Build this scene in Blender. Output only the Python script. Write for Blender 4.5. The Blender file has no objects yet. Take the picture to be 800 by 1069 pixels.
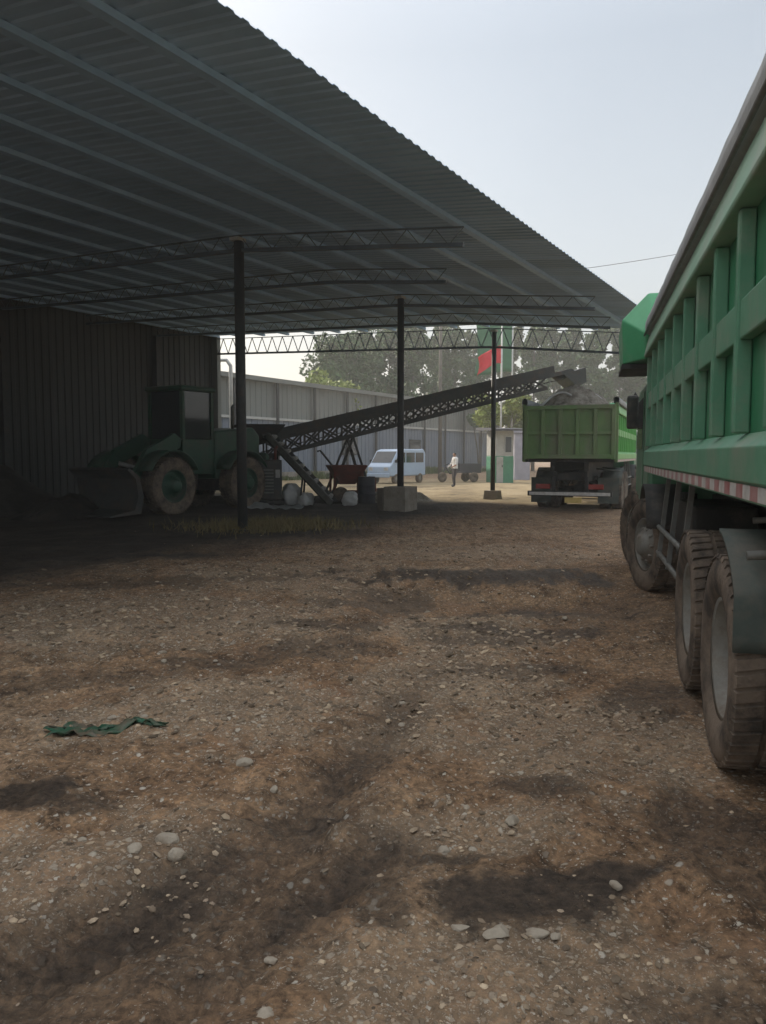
import bpy, math, random
import numpy as np
from mathutils import Vector, Matrix
R = math.radians
random.seed(7)
rng = np.random.default_rng(11)
scene = bpy.context.scene
COL = scene.collection

# ------------------------------------------------------------------ materials
def mat(name, c1, c2=None, rough=.7, metal=0., scale=4., bump=0., bscale=30., c3=None, c3pos=.62, detail=6., spec=.4, stretch=None):
    """noise-mixed procedural paint / soil / metal; c3 = dirt or rust colour in patches"""
    m = bpy.data.materials.new(name); m.use_nodes = True
    n, l = m.node_tree.nodes, m.node_tree.links
    b = n['Principled BSDF']
    b.inputs['Roughness'].default_value = rough
    b.inputs['Metallic'].default_value = metal
    b.inputs['Specular IOR Level'].default_value = spec
    tc = n.new('ShaderNodeTexCoord'); vec = tc.outputs['Object']
    if stretch:
        mp = n.new('ShaderNodeMapping'); mp.inputs['Scale'].default_value = stretch
        l.new(vec, mp.inputs['Vector']); vec = mp.outputs['Vector']
    c2 = c2 or tuple(x*.7 for x in c1)
    nz = n.new('ShaderNodeTexNoise'); nz.inputs['Scale'].default_value = scale; nz.inputs['Detail'].default_value = detail
    nz.inputs['Roughness'].default_value = .65
    l.new(vec, nz.inputs['Vector'])
    cr = n.new('ShaderNodeValToRGB')
    cr.color_ramp.elements[0].position = .33; cr.color_ramp.elements[0].color = (*c2, 1)
    cr.color_ramp.elements[1].position = .67; cr.color_ramp.elements[1].color = (*c1, 1)
    l.new(nz.outputs['Fac'], cr.inputs['Fac'])
    out = cr.outputs['Color']
    if c3:
        n2 = n.new('ShaderNodeTexNoise'); n2.inputs['Scale'].default_value = scale*.55; n2.inputs['Detail'].default_value = 9
        n2.inputs['Roughness'].default_value = .7
        l.new(vec, n2.inputs['Vector'])
        r2 = n.new('ShaderNodeValToRGB')
        r2.color_ramp.elements[0].position = c3pos-.1; r2.color_ramp.elements[0].color = (0, 0, 0, 1)
        r2.color_ramp.elements[1].position = c3pos+.1; r2.color_ramp.elements[1].color = (1, 1, 1, 1)
        l.new(n2.outputs['Fac'], r2.inputs['Fac'])
        mx = n.new('ShaderNodeMix'); mx.data_type = 'RGBA'
        l.new(r2.outputs['Color'], mx.inputs['Factor']); l.new(out, mx.inputs['A']); mx.inputs['B'].default_value = (*c3, 1)
        out = mx.outputs['Result']
    l.new(out, b.inputs['Base Color'])
    if bump:
        n3 = n.new('ShaderNodeTexNoise'); n3.inputs['Scale'].default_value = bscale; n3.inputs['Detail'].default_value = 5
        l.new(vec, n3.inputs['Vector'])
        bp = n.new('ShaderNodeBump'); bp.inputs['Strength'].default_value = bump; bp.inputs['Distance'].default_value = .02
        l.new(n3.outputs['Fac'], bp.inputs['Height']); l.new(bp.outputs['Normal'], b.inputs['Normal'])
    return m

M = {}
M['green'] = mat('green_truck_paint', (.045, .235, .115), (.030, .175, .080), .42, scale=2.2, c3=(.11, .17, .11), c3pos=.53, bump=.10, bscale=7, stretch=(1, 1, .3))
M['green_pale'] = mat('pale_green_paint', (.115, .29, .18), (.08, .23, .135), .5, scale=3, c3=(.20, .255, .185), c3pos=.58, bump=.05, bscale=12)  # paler green for ribs, waist bands, sill and lower rail
M['green_dusty_lit'] = mat('dusty_lit_green_paint', (.26, .42, .30), (.17, .33, .22), .6, scale=2.2, c3=(.33, .37, .30), c3pos=.55, bump=.05, bscale=12)  # top rail: dust plus its sky-facing brightness put into the colour
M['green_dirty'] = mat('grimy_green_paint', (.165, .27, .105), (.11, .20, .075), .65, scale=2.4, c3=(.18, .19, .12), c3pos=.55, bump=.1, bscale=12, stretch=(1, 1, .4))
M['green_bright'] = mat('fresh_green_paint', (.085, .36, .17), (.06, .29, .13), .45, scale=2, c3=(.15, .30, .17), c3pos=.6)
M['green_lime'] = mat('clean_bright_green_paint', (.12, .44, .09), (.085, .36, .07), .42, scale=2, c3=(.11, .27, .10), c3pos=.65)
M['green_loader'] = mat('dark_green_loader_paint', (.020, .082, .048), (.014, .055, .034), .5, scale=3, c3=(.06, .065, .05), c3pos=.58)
M['cover'] = mat('grey_tarp_fabric', (.40, .41, .41), (.30, .31, .31), .8, scale=5, bump=.3, bscale=20)
M['chassis'] = mat('black_chassis_paint', (.035, .034, .032), (.022, .022, .021), .65, scale=6, c3=(.09, .075, .06), c3pos=.6, bump=.1)
M['dustmetal'] = mat('dusty_grey_metal', (.20, .20, .185), (.13, .13, .12), .55, .3, scale=8, c3=(.12, .10, .08), c3pos=.6)
M['flap'] = mat('dusty_rubber_flap', (.085, .105, .092), (.06, .075, .066), .75, scale=5, c3=(.13, .12, .10), c3pos=.55, bump=.1)
M['tyre'] = mat('muddy_tyre_rubber', (.088, .074, .062), (.050, .043, .038), .88, scale=7, c3=(.20, .155, .118), c3pos=.48, bump=.3, bscale=40, spec=.2)
M['rim'] = mat('dusty_wheel_rim', (.27, .27, .24), (.19, .18, .16), .6, .1, scale=7, c3=(.16, .125, .095), c3pos=.56, bump=.1)
M['glass'] = mat('dark_window_glass', (.03, .035, .04), (.02, .025, .03), .08, 0, scale=1, spec=.6)
M['red'] = mat('red_reflective', (.42, .045, .05), (.30, .04, .045), .4, scale=10, c3=(.25, .12, .11), c3pos=.62)
M['white'] = mat('white_reflective', (.58, .56, .53), (.45, .43, .41), .4, scale=10, c3=(.33, .29, .26), c3pos=.6)
M['yellow'] = mat('yellow_plate_paint', (.60, .45, .16), (.5, .37, .13), .5, scale=10)
M['lampred'] = mat('red_tail_lamp_plastic', (.28, .03, .025), (.2, .025, .02), .25)
M['steel'] = mat('dark_steel_paint', (.050, .052, .052), (.034, .036, .037), .6, .2, scale=5, c3=(.07, .05, .04), c3pos=.62)
M['truss'] = mat('blue_grey_truss_paint', (.11, .14, .17), (.08, .105, .13), .6, .0, scale=4, c3=(.10, .085, .075), c3pos=.62)
M['purlin'] = mat('galvanised_purlin', (.42, .60, .80), (.36, .52, .71), .5, .35, scale=3)
M['roof'] = mat('corrugated_roof_sheet', (.42, .60, .80), (.36, .52, .71), .5, .0, scale=.5, c3=(.31, .45, .60), c3pos=.62, bump=.05)
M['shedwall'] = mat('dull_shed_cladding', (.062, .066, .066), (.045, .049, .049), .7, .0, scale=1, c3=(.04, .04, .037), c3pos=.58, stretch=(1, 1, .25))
M['concrete'] = mat('rough_concrete', (.34, .30, .25), (.26, .23, .19), .9, scale=4, c3=(.18, .145, .11), c3pos=.55, bump=.3)
M['concrete_dark'] = mat('stained_brown_concrete', (.14, .115, .09), (.10, .085, .07), .9, scale=4, bump=.3)
M['gwall'] = mat('grey_green_cladding', (.20, .21, .195), (.165, .173, .162), .7, scale=.6, c3=(.2, .2, .185), c3pos=.6, stretch=(1, 1, .3))
M['bwall'] = mat('blue_grey_cladding', (.18, .21, .26), (.145, .172, .215), .6, scale=.6, c3=(.22, .235, .26), c3pos=.6, stretch=(1, 1, .3))
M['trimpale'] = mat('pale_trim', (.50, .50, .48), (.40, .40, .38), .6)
M['belt'] = mat('dark_rubber_belt', (.030, .029, .028), (.02, .02, .02), .8, scale=4, c3=(.06, .05, .042), c3pos=.55)
M['convframe'] = mat('worn_conveyor_frame', (.060, .062, .060), (.038, .04, .04), .6, .1, scale=4, c3=(.085, .06, .045), c3pos=.58)
M['roller'] = mat('worn_roller_steel', (.36, .35, .33), (.27, .26, .25), .5, .3, scale=6)
M['rust'] = mat('red_brown_rust', (.22, .065, .048), (.13, .045, .036), .8, scale=4, c3=(.10, .06, .05), c3pos=.58)
M['brick'] = mat('pale_pink_brick', (.48, .29, .24), (.38, .22, .18), .9, scale=6)
M['sack'] = mat('white_woven_plastic', (.66, .65, .63), (.52, .51, .49), .6, scale=5, bump=.3, bscale=14)
M['tarp'] = mat('dull_pale_sheet', (.34, .34, .33), (.25, .25, .245), .7, scale=3, bump=.3, bscale=10)
M['soil'] = mat('black_soil', (.038, .032, .027), (.024, .021, .018), .95, scale=3, c3=(.06, .048, .038), c3pos=.58, bump=.6, bscale=14)
M['load'] = mat('brown_soil_load', (.27, .235, .19), (.13, .11, .088), .95, scale=6, c3=(.45, .41, .35), c3pos=.53, bump=.6, bscale=14)
M['vanpaint'] = mat('pale_blue_white_paint', (.42, .52, .66), (.36, .46, .60), .3, scale=2, spec=.5)
M['flagred'] = mat('red_flag_cloth', (.72, .035, .05), (.6, .03, .04), .7, scale=2)
M['flaggreen'] = mat('green_flag_cloth', (.07, .20, .11), (.05, .16, .085), .75, scale=2)
M['pole'] = mat('pale_pole_paint', (.62, .62, .60), (.5, .5, .48), .5)
M['wood'] = mat('grey_timber_pole', (.16, .14, .12), (.11, .10, .085), .9)
M['bark'] = mat('grey_bark', (.14, .12, .095), (.09, .08, .065), .9, scale=6)
M['leafA'] = mat('grey_green_leaf', (.062, .130, .032), (.036, .082, .020), .6, scale=.9, c3=(.095, .145, .05), c3pos=.6)
M['leafB'] = mat('olive_leaf', (.12, .15, .045), (.08, .105, .035), .6, scale=.9)
M['leafC'] = mat('yellow_green_leaf', (.27, .32, .06), (.17, .22, .045), .6, scale=.9)
M['hutwhite'] = mat('white_hut_panel', (.45, .445, .41), (.36, .355, .33), .6, scale=3, c3=(.28, .265, .235), c3pos=.62)
M['hutgreen'] = mat('green_hut_panel', (.07, .26, .15), (.05, .2, .12), .5, scale=3)
M['awning'] = mat('dark_awning', (.07, .07, .085), (.05, .05, .06), .7)
M['lilac'] = mat('pale_lilac_render', (.42, .41, .47), (.34, .33, .39), .8, scale=2)
M['scrap'] = mat('green_plastic_sheet', (.028, .115, .065), (.018, .075, .042), .5, scale=9, c3=(.13, .10, .07), c3pos=.50)
M['stone'] = mat('pale_stone', (.46, .405, .325), (.31, .265, .205), .9, scale=14, c3=(.22, .17, .12), c3pos=.54, bump=.3, bscale=40)
M['gravel'] = mat('mixed_gravel', (.31, .245, .175), (.18, .132, .09), .9, scale=9, c3=(.15, .115, .088), c3pos=.55, detail=2)
M['straw'] = mat('dry_grass', (.24, .185, .085), (.15, .12, .055), .9, scale=3)
M['skin'] = mat('skin', (.42, .25, .17), (.38, .22, .15), .6)
M['hair'] = mat('black_hair', (.02, .018, .016), (.014, .012, .01), .6)
M['shirt'] = mat('white_shirt', (.72, .71, .70), (.62, .61, .60), .8, scale=6)
M['trousers'] = mat('dark_trousers', (.06, .055, .06), (.045, .04, .045), .85, scale=6)
def stripe_mat():
    m = M['white'].copy(); m.name = 'red_white_reflective_strip'
    n, l = m.node_tree.nodes, m.node_tree.links; b = n['Principled BSDF']; src = b.inputs['Base Color'].links[0].from_socket
    tc = n.new('ShaderNodeTexCoord'); sp = n.new('ShaderNodeSeparateXYZ'); l.new(tc.outputs['Object'], sp.inputs[0])
    a = n.new('ShaderNodeMath'); a.operation = 'PINGPONG'; a.inputs[1].default_value = .15; l.new(sp.outputs['X'], a.inputs[0])
    c = n.new('ShaderNodeMath'); c.operation = 'GREATER_THAN'; c.inputs[1].default_value = .075; l.new(a.outputs[0], c.inputs[0])
    nz = n.new('ShaderNodeTexNoise'); nz.inputs['Scale'].default_value = 7; l.new(tc.outputs['Object'], nz.inputs['Vector'])
    f = n.new('ShaderNodeMath'); f.operation = 'MULTIPLY'; l.new(c.outputs[0], f.inputs[0]); 
    f2 = n.new('ShaderNodeMath'); f2.operation = 'MULTIPLY_ADD'; f2.inputs[1].default_value = 1.2; f2.inputs[2].default_value = .25; f2.use_clamp = True
    l.new(nz.outputs['Fac'], f2.inputs[0]); l.new(f2.outputs[0], f.inputs[1])
    mx = n.new('ShaderNodeMix'); mx.data_type = 'RGBA'; l.new(f.outputs[0], mx.inputs['Factor']); l.new(src, mx.inputs['A']); mx.inputs['B'].default_value = (.33, .11, .11, 1)
    l.new(mx.outputs['Result'], b.inputs['Base Color']); return m
M['stripe'] = stripe_mat()
def sheet_tint(m, w):
    # each roof sheet has its own slightly different weathering
    n, l = m.node_tree.nodes, m.node_tree.links; b = n['Principled BSDF']; src = b.inputs['Base Color'].links[0].from_socket
    tc = n.new('ShaderNodeTexCoord'); sp = n.new('ShaderNodeSeparateXYZ'); l.new(tc.outputs['Object'], sp.inputs[0])
    d = n.new('ShaderNodeMath'); d.operation = 'DIVIDE'; d.inputs[1].default_value = w; l.new(sp.outputs['X'], d.inputs[0])
    f = n.new('ShaderNodeMath'); f.operation = 'FLOOR'; l.new(d.outputs[0], f.inputs[0])
    wn_ = n.new('ShaderNodeTexWhiteNoise'); wn_.noise_dimensions = '1D'; l.new(f.outputs[0], wn_.inputs['W'])
    mr = n.new('ShaderNodeMapRange'); mr.inputs['To Min'].default_value = .72; mr.inputs['To Max'].default_value = 1.0; l.new(wn_.outputs['Value'], mr.inputs['Value'])
    mx = n.new('ShaderNodeMix'); mx.data_type = 'RGBA'; mx.blend_type = 'MULTIPLY'; mx.inputs['Factor'].default_value = 1
    l.new(src, mx.inputs['A']); l.new(mr.outputs['Result'], mx.inputs['B']); l.new(mx.outputs['Result'], b.inputs['Base Color'])
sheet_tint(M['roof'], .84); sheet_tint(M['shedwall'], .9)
M['wire'] = mat('grey_wire', (.10, .10, .10), None, .6)

# ------------------------------------------------------------------ mesh builder
class MB:
    def __init__(s): s.v = []; s.f = []; s.sm = []
    def add(s, vs, fs, smooth=False):
        o = len(s.v); s.v += [tuple(p) for p in vs]; s.f += [tuple(i+o for i in f) for f in fs]; s.sm += [smooth]*len(fs)
    def box(s, x0, x1, y0, y1, z0, z1):
        s.add([(x, y, z) for z in (z0, z1) for y in (y0, y1) for x in (x0, x1)],
              [(0, 2, 3, 1), (4, 5, 7, 6), (0, 1, 5, 4), (2, 6, 7, 3), (0, 4, 6, 2), (1, 3, 7, 5)])
        return s
    def bar(s, a, b, w, h=None, up=(0, 0, 1)):
        h = h or w; a = Vector(a); b = Vector(b); d = (b-a).normalized(); u = Vector(up)
        if abs(d.dot(u)) > .98: u = Vector((1, 0, 0))
        sx = d.cross(u).normalized(); uz = sx.cross(d)
        vs = [p + sx*(i*w/2) + uz*(j*h/2) for p in (a, b) for i, j in ((-1, -1), (1, -1), (1, 1), (-1, 1))]
        s.add(vs, [(3, 2, 1, 0), (4, 5, 6, 7), (0, 1, 5, 4), (1, 2, 6, 5), (2, 3, 7, 6), (3, 0, 4, 7)])
        return s
    def tube(s, pts, rad, n=8, caps=True):
        pts = [Vector(p) for p in pts]
        if not hasattr(rad, '__len__'): rad = [rad]*len(pts)
        vs = []; fs = []; prev = None
        for i, p in enumerate(pts):
            d = (pts[min(i+1, len(pts)-1)] - pts[max(i-1, 0)]).normalized()
            if prev is None:
                u = Vector((0, 0, 1)) if abs(d.z) < .9 else Vector((1, 0, 0))
                a = d.cross(u).normalized()
            else:
                a = (prev - d*prev.dot(d)).normalized()
            prev = a; b = d.cross(a)
            for k in range(n):
                t = 2*math.pi*k/n; vs.append(p + (a*math.cos(t)+b*math.sin(t))*rad[i])
        for i in range(len(pts)-1):
            for k in range(n):
                fs.append((i*n+k, i*n+(k+1) % n, (i+1)*n+(k+1) % n, (i+1)*n+k))
        s.add(vs, fs, n > 5)
        if caps:
            o = len(s.v)-len(vs)
            s.f += [tuple(o+k for k in reversed(range(n))), tuple(o+(len(pts)-1)*n+k for k in range(n))]; s.sm += [False, False]
        return s
    def prism(s, poly, a, b, axis='y'):
        """poly in the two other axes (x,z for y; y,z for x; x,y for z)"""
        def P(p, t):
            return {'y': (p[0], t, p[1]), 'x': (t, p[0], p[1]), 'z': (p[0], p[1], t)}[axis]
        n = len(poly); vs = [P(p, a) for p in poly]+[P(p, b) for p in poly]
        fs = [tuple(range(n)), tuple(reversed(range(n, 2*n)))]+[(i, i+n, (i+1) % n+n, (i+1) % n) for i in range(n)]
        s.add(vs, fs); return s
    def lathe(s, prof, n=40, c=(0, 0, 0), smooth=True):
        """profile of (radius, y) revolved about the y axis"""
        vs = []; fs = []; k = len(prof)
        for i in range(n):
            t = 2*math.pi*i/n
            for r, y in prof: vs.append((c[0]+r*math.cos(t), c[1]+y, c[2]+r*math.sin(t)))
        for i in range(n):
            for j in range(k-1):
                fs.append((i*k+j, i*k+j+1, ((i+1) % n)*k+j+1, ((i+1) % n)*k+j))
        s.add(vs, fs, smooth); return s
    def grid(s, fn, nu, nv, smooth=True):
        vs = [fn(i/nu, j/nv) for i in range(nu+1) for j in range(nv+1)]
        s.add(vs, [(i*(nv+1)+j, (i+1)*(nv+1)+j, (i+1)*(nv+1)+j+1, i*(nv+1)+j+1) for i in range(nu) for j in range(nv)], smooth)
        return s
    def build(s, name, material, parent=None, bevel=0., loc=None, solid=0.):
        me = bpy.data.meshes.new(name); me.from_pydata(s.v, [], s.f)
        me.polygons.foreach_set('use_smooth', s.sm)
        import bmesh
        bm = bmesh.new(); bm.from_mesh(me); bmesh.ops.recalc_face_normals(bm, faces=bm.faces); bm.to_mesh(me); bm.free()
        me.materials.append(material); me.update()
        o = bpy.data.objects.new(name, me); COL.objects.link(o)
        if parent: o.parent = parent
        if loc: o.location = loc
        if solid:
            sd = o.modifiers.new('s', 'SOLIDIFY'); sd.thickness = solid; sd.offset = 0
        if bevel:
            bv = o.modifiers.new('b', 'BEVEL'); bv.width = bevel; bv.segments = 2; bv.limit_method = 'ANGLE'; bv.harden_normals = False
        return o

def tag(o, label=None, cat=None, group=None, kind=None):
    for k, v in (('label', label), ('category', cat), ('group', group), ('kind', kind)):
        if v: o[k] = v
    return o
def empty(name, loc=(0, 0, 0), rz=0., label=None, cat=None, group=None):
    o = bpy.data.objects.new(name, None); COL.objects.link(o); o.location = loc; o.rotation_euler = (0, 0, rz)
    o.empty_display_size = .2
    return tag(o, label, cat, group)
def dup(o, parent=None, loc=None):
    c = o.copy(); COL.objects.link(c); c.parent = parent
    if loc is not None: c.location = loc
    for ch in list(o.children): dup(ch, c)
    return c
def npmesh(name, V, F, material, parent=None, smooth=False):
    me = bpy.data.meshes.new(name)
    k = F.shape[1]
    me.vertices.add(len(V)); me.vertices.foreach_set('co', V.astype(np.float32).ravel())
    me.loops.add(F.size); me.loops.foreach_set('vertex_index', F.astype(np.int32).ravel())
    me.polygons.add(len(F)); me.polygons.foreach_set('loop_start', np.arange(0, F.size, k, dtype=np.int32))
    me.polygons.foreach_set('use_smooth', np.full(len(F), smooth))
    me.update(calc_edges=True); me.validate()
    me.materials.append(material)
    o = bpy.data.objects.new(name, me); COL.objects.link(o)
    if parent: o.parent = parent
    return o

# ------------------------------------------------------------------ noise
def _h(ix, iy, seed):
    h = (ix.astype(np.int64)*374761393 + iy.astype(np.int64)*668265263 + seed*2147483647) & 0xffffffff
    h = ((h ^ (h >> 13))*1274126177) & 0xffffffff
    h = h ^ (h >> 16)
    return (h & 0xffffff)/float(0xffffff)
def vn(x, y, seed=0):
    ix = np.floor(x); iy = np.floor(y); fx = x-ix; fy = y-iy
    fx = fx*fx*fx*(fx*(fx*6-15)+10); fy = fy*fy*fy*(fy*(fy*6-15)+10)
    a = _h(ix, iy, seed); b = _h(ix+1, iy, seed); c = _h(ix, iy+1, seed); d = _h(ix+1, iy+1, seed)
    return (a*(1-fx)+b*fx)*(1-fy)+(c*(1-fx)+d*fx)*fy
def fbm(x, y, f, seed=0, o=4, g=.5):
    s = 0; a = 1; t = 0
    for i in range(o):
        s = s+a*vn(x*f+i*17.3, y*f-i*9.1, seed+i); t += a; a *= g; f *= 2.03
    return s/t-.5
def sstep(a, b, x):
    t = np.clip((x-a)/(b-a), 0, 1); return t*t*(3-2*t)
def segdist(x, y, pts):
    best = np.full(np.shape(x), 1e9)
    for (x0, y0), (x1, y1) in zip(pts[:-1], pts[1:]):
        dx, dy = x1-x0, y1-y0
        t = np.clip(((x-x0)*dx+(y-y0)*dy)/(dx*dx+dy*dy), 0, 1)
        best = np.minimum(best, np.hypot(x-x0-t*dx, y-y0-t*dy))
    return best
def blob(x, y, cx, cy, rx, ry, a=0., soft=.32):
    c, s = math.cos(a), math.sin(a); dx, dy = x-cx, y-cy
    u = (dx*c+dy*s)/rx; v = (-dx*s+dy*c)/ry
    w = fbm(x, y, 2.6, 91, 5, .6)*1.5+fbm(x, y, 14., 93, 3)*.6
    return 1-sstep(1-soft, 1+soft*.4, np.hypot(u, v)+w)

# shed frame: origin at the near column's foot, X along the row of columns, Y towards the back wall
SO = (-2.98, 16.2); SA = R(59.05)
def shed(u, Y, z=0.): return (SO[0]+u*math.cos(SA)-Y*math.sin(SA), SO[1]+u*math.sin(SA)+Y*math.cos(SA), z)
def to_shed(x, y):
    dx, dy = x-SO[0], y-SO[1]
    return dx*math.cos(SA)+dy*math.sin(SA), -dx*math.sin(SA)+dy*math.cos(SA)

# truck frames
T1 = dict(loc=(1.898, -.325), rz=math.atan2(.9666, .256))
T2 = dict(loc=(4.50, 19.55), rz=math.atan2(.928, .371))
AX = (4.1, 5.45, 9.42, 11.35)

# ------------------------------------------------------------------ ground
def ground_fields(x, y):
    z = .10*fbm(x, y, .22, 1, 3)+.075*fbm(x, y, .8, 5, 4)+.10*fbm(x, y, 3.1, 9, 4, .6)+.055*fbm(x, y, 10., 13, 3, .7)
    near = sstep(26, 12, y)
    z = z*(.5+.5*near)
    # wheel rut running from the left foreground up towards the yard
    rut = [(-1.75, 1.3), (-1.16, 2.2), (-.57, 2.91), (-.15, 3.9), (.25, 5.2), (.75, 7.4)]
    d = segdist(x, y, rut)+.10*fbm(x, y, 2.2, 21, 3)
    w = .19+.10*sstep(3.6, 2.4, y)
    r1 = np.exp(-(d/w)**2)*sstep(6.8, 3.6, y)
    rut2 = [(-1.0, 1.2), (-.72, 1.9), (-.30, 2.62), (.02, 3.05)]
    d2 = segdist(x, y, rut2)+.10*fbm(x, y, 2.6, 25, 3)
    r2 = np.exp(-(d2/.2)**2)
    sa_ = x*.42+y*.907; sb_ = x*.907-y*.42
    z = z+(.011*np.sign(np.sin(sa_*2*math.pi/.085+np.abs(sb_)*9))*np.abs(np.sin(sa_*2*math.pi/.085+np.abs(sb_)*9))**.5)*np.maximum(r1, r2)*(fbm(x, y, 2.5, 71, 3) > -.12)
    z = z-.07*r1-.035*r2+.022*np.exp(-((d-.27)/.08)**2)*sstep(6, 3.4, y)
    # small bank across the yard
    bank = sstep(9.55, 9.1, y+.25*fbm(x, y, .9, 31, 3)+.12*(x-1.4))*sstep(7.0, 8.6, y)*sstep(-.6, .3, x)*sstep(3.2, 2.4, x)
    z = z-.17*bank
    ridge = np.exp(-((y-10.1+.12*(x-1.3)+.5*fbm(x, y, .8, 33, 3))/.35)**2)*sstep(-1.0, .2, x)*sstep(3.2, 2.5, x)
    z = z+.07*ridge
    # stamp flat where the lorry wheels and the posts stand
    flat = np.zeros(np.shape(x))
    for T in (T1, T2):
        c, s = math.cos(T['rz']), math.sin(T['rz'])
        for ax in AX:
            for yy in (1.0, -1.0):
                px = T['loc'][0]+c*ax-s*yy; py = T['loc'][1]+s*ax+c*yy
                flat = np.maximum(flat, np.exp(-(np.hypot(x-px, y-py)/.62)**4))
    z = z*(1-flat)-.0*flat
    wet = np.maximum.reduce([
        blob(x, y, .42, 2.70, .34, .20, .12), blob(x, y, .78, 2.84, .34, .10, .12), blob(x, y, .24, 2.98, .22, .06, 0)*.8,
        blob(x, y, -1.72, 3.50, .24, .20, 0), blob(x, y, -1.45, 3.45, .18, .13, 0)*.7, r1*np.clip(.85+1.9*fbm(x, y, 2.2, 83, 5, .65), .15, 1.05), r2*np.clip(.75+1.9*fbm(x, y, 2.6, 87, 5, .65), .1, 1),
        blob(x, y, 1.35, 2.95, .22, .45, .3)*.55, blob(x, y, .0, 2.62, .12, .18, 0)*.7,
        blob(x, y, 1.3, 9.9, 1.9, .45, -.1)*.95, blob(x, y, 1.5, 8.2, 1.1, .5, .2)*.7, blob(x, y, 1.2, 6.9, .8, .22, -.2)*.75, blob(x, y, -.4, 7.2, .5, .25, 0)*.7, blob(x, y, -1.3, 5.9, .6, .2, .1)*.6, blob(x, y, 1.8, 5.0, .35, .4, 0)*.6, blob(x, y, .75, 3.6, .35, .12, 0)*.6, blob(x, y, .2, 8.9, .5, .6, 0)*.6, blob(x, y, 1.0, 5.7, .9, .22, 0)*.5, blob(x, y, 2.4, 8.0, .9, 1.2, 0)*.35,  # broad first blob puts the bank's shaded edge into the colour
        blob(x, y, -.3, 8.3, .6, .3, 0)*.6, blob(x, y, -.85, 2.35, .42, .22, .9)*.62, blob(x, y, -.32, 2.8, .28, .16, .9)*.6, blob(x, y, 1.45, 3.3, .3, .3, 0)*.6, blob(x, y, 1.0, 2.1, .3, .15, 0)*.5, blob(x, y, -2.4, 5.4, .8, .3, .2)*.4, blob(x, y, .9, 6.6, .5, .2, 0)*.6, blob(x, y, -2.8, 9.6, 1.6, .5, .2)*.5, blob(x, y, -.55, 6.3, .7, .35, .2)*.55])
    wet = np.clip(wet, 0, 1)
    z = z*(1-.55*np.clip(blob(x, y, .45, 2.72, .36, .22, .12), 0, 1))-.01*wet
    gr = np.maximum.reduce([
        blob(x, y, -.95, 3.0, .45, .35), blob(x, y, .35, 2.2, .75, .45), blob(x, y, -1.1, 4.75, .9, .7), blob(x, y, .75, 7.2, .9, 1.2),
        blob(x, y, .45, 3.25, .6, .25), blob(x, y, 1.15, 4.3, .7, .9)*.8, blob(x, y, .4, 5.6, .8, .8), blob(x, y, -1.6, 2.6, .4, .5),
        blob(x, y, -2.4, 7.5, 2.0, 1.5)*.7, blob(x, y, .1, 4.5, .5, .5)*.8, blob(x, y, -1.0, 10, 2.5, 1.3)*.6, blob(x, y, 1.6, 12.5, 2.0, 1.5)*.5])
    gr = np.clip(gr*(1-.45*wet)+.22+.12*wet, 0, 1)
    u, Y = to_shed(x, y)
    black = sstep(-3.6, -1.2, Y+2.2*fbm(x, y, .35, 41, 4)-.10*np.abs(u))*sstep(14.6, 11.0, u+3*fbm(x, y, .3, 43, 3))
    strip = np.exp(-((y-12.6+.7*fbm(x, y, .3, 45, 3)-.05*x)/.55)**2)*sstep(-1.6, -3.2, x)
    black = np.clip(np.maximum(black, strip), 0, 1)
    sand = sstep(10.0, 12.2, u+1.6*fbm(x, y, .25, 47, 4))*sstep(60, 42, y)
    return z, wet, gr, black, sand

def axis_lines(fine0, fine1, step, lo, hi, growth=1.09):
    a = list(np.arange(fine0, fine1+1e-6, step)); s = step; v = a[-1]
    while v < hi: s *= growth; v += s; a.append(v)
    s = step; v = a[0]; b = []
    while v > lo: s *= growth; v -= s; b.append(v)
    return np.array(b[::-1]+a)
gx = axis_lines(-2.8, 3.0, .024, -520, 520, 1.045); gy = axis_lines(1.6, 6.2, .024, -60, 640, 1.02)
X, Y = np.meshgrid(gx, gy)
Z, WET_SHADE, GRV, BLK, SND = ground_fields(X, Y)
V = np.stack([X.ravel(), Y.ravel(), Z.ravel()], 1)
ny, nx = X.shape
idx = np.arange(ny*nx).reshape(ny, nx)
F = np.stack([idx[:-1, :-1].ravel(), idx[:-1, 1:].ravel(), idx[1:, 1:].ravel(), idx[1:, :-1].ravel()], 1)

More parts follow.
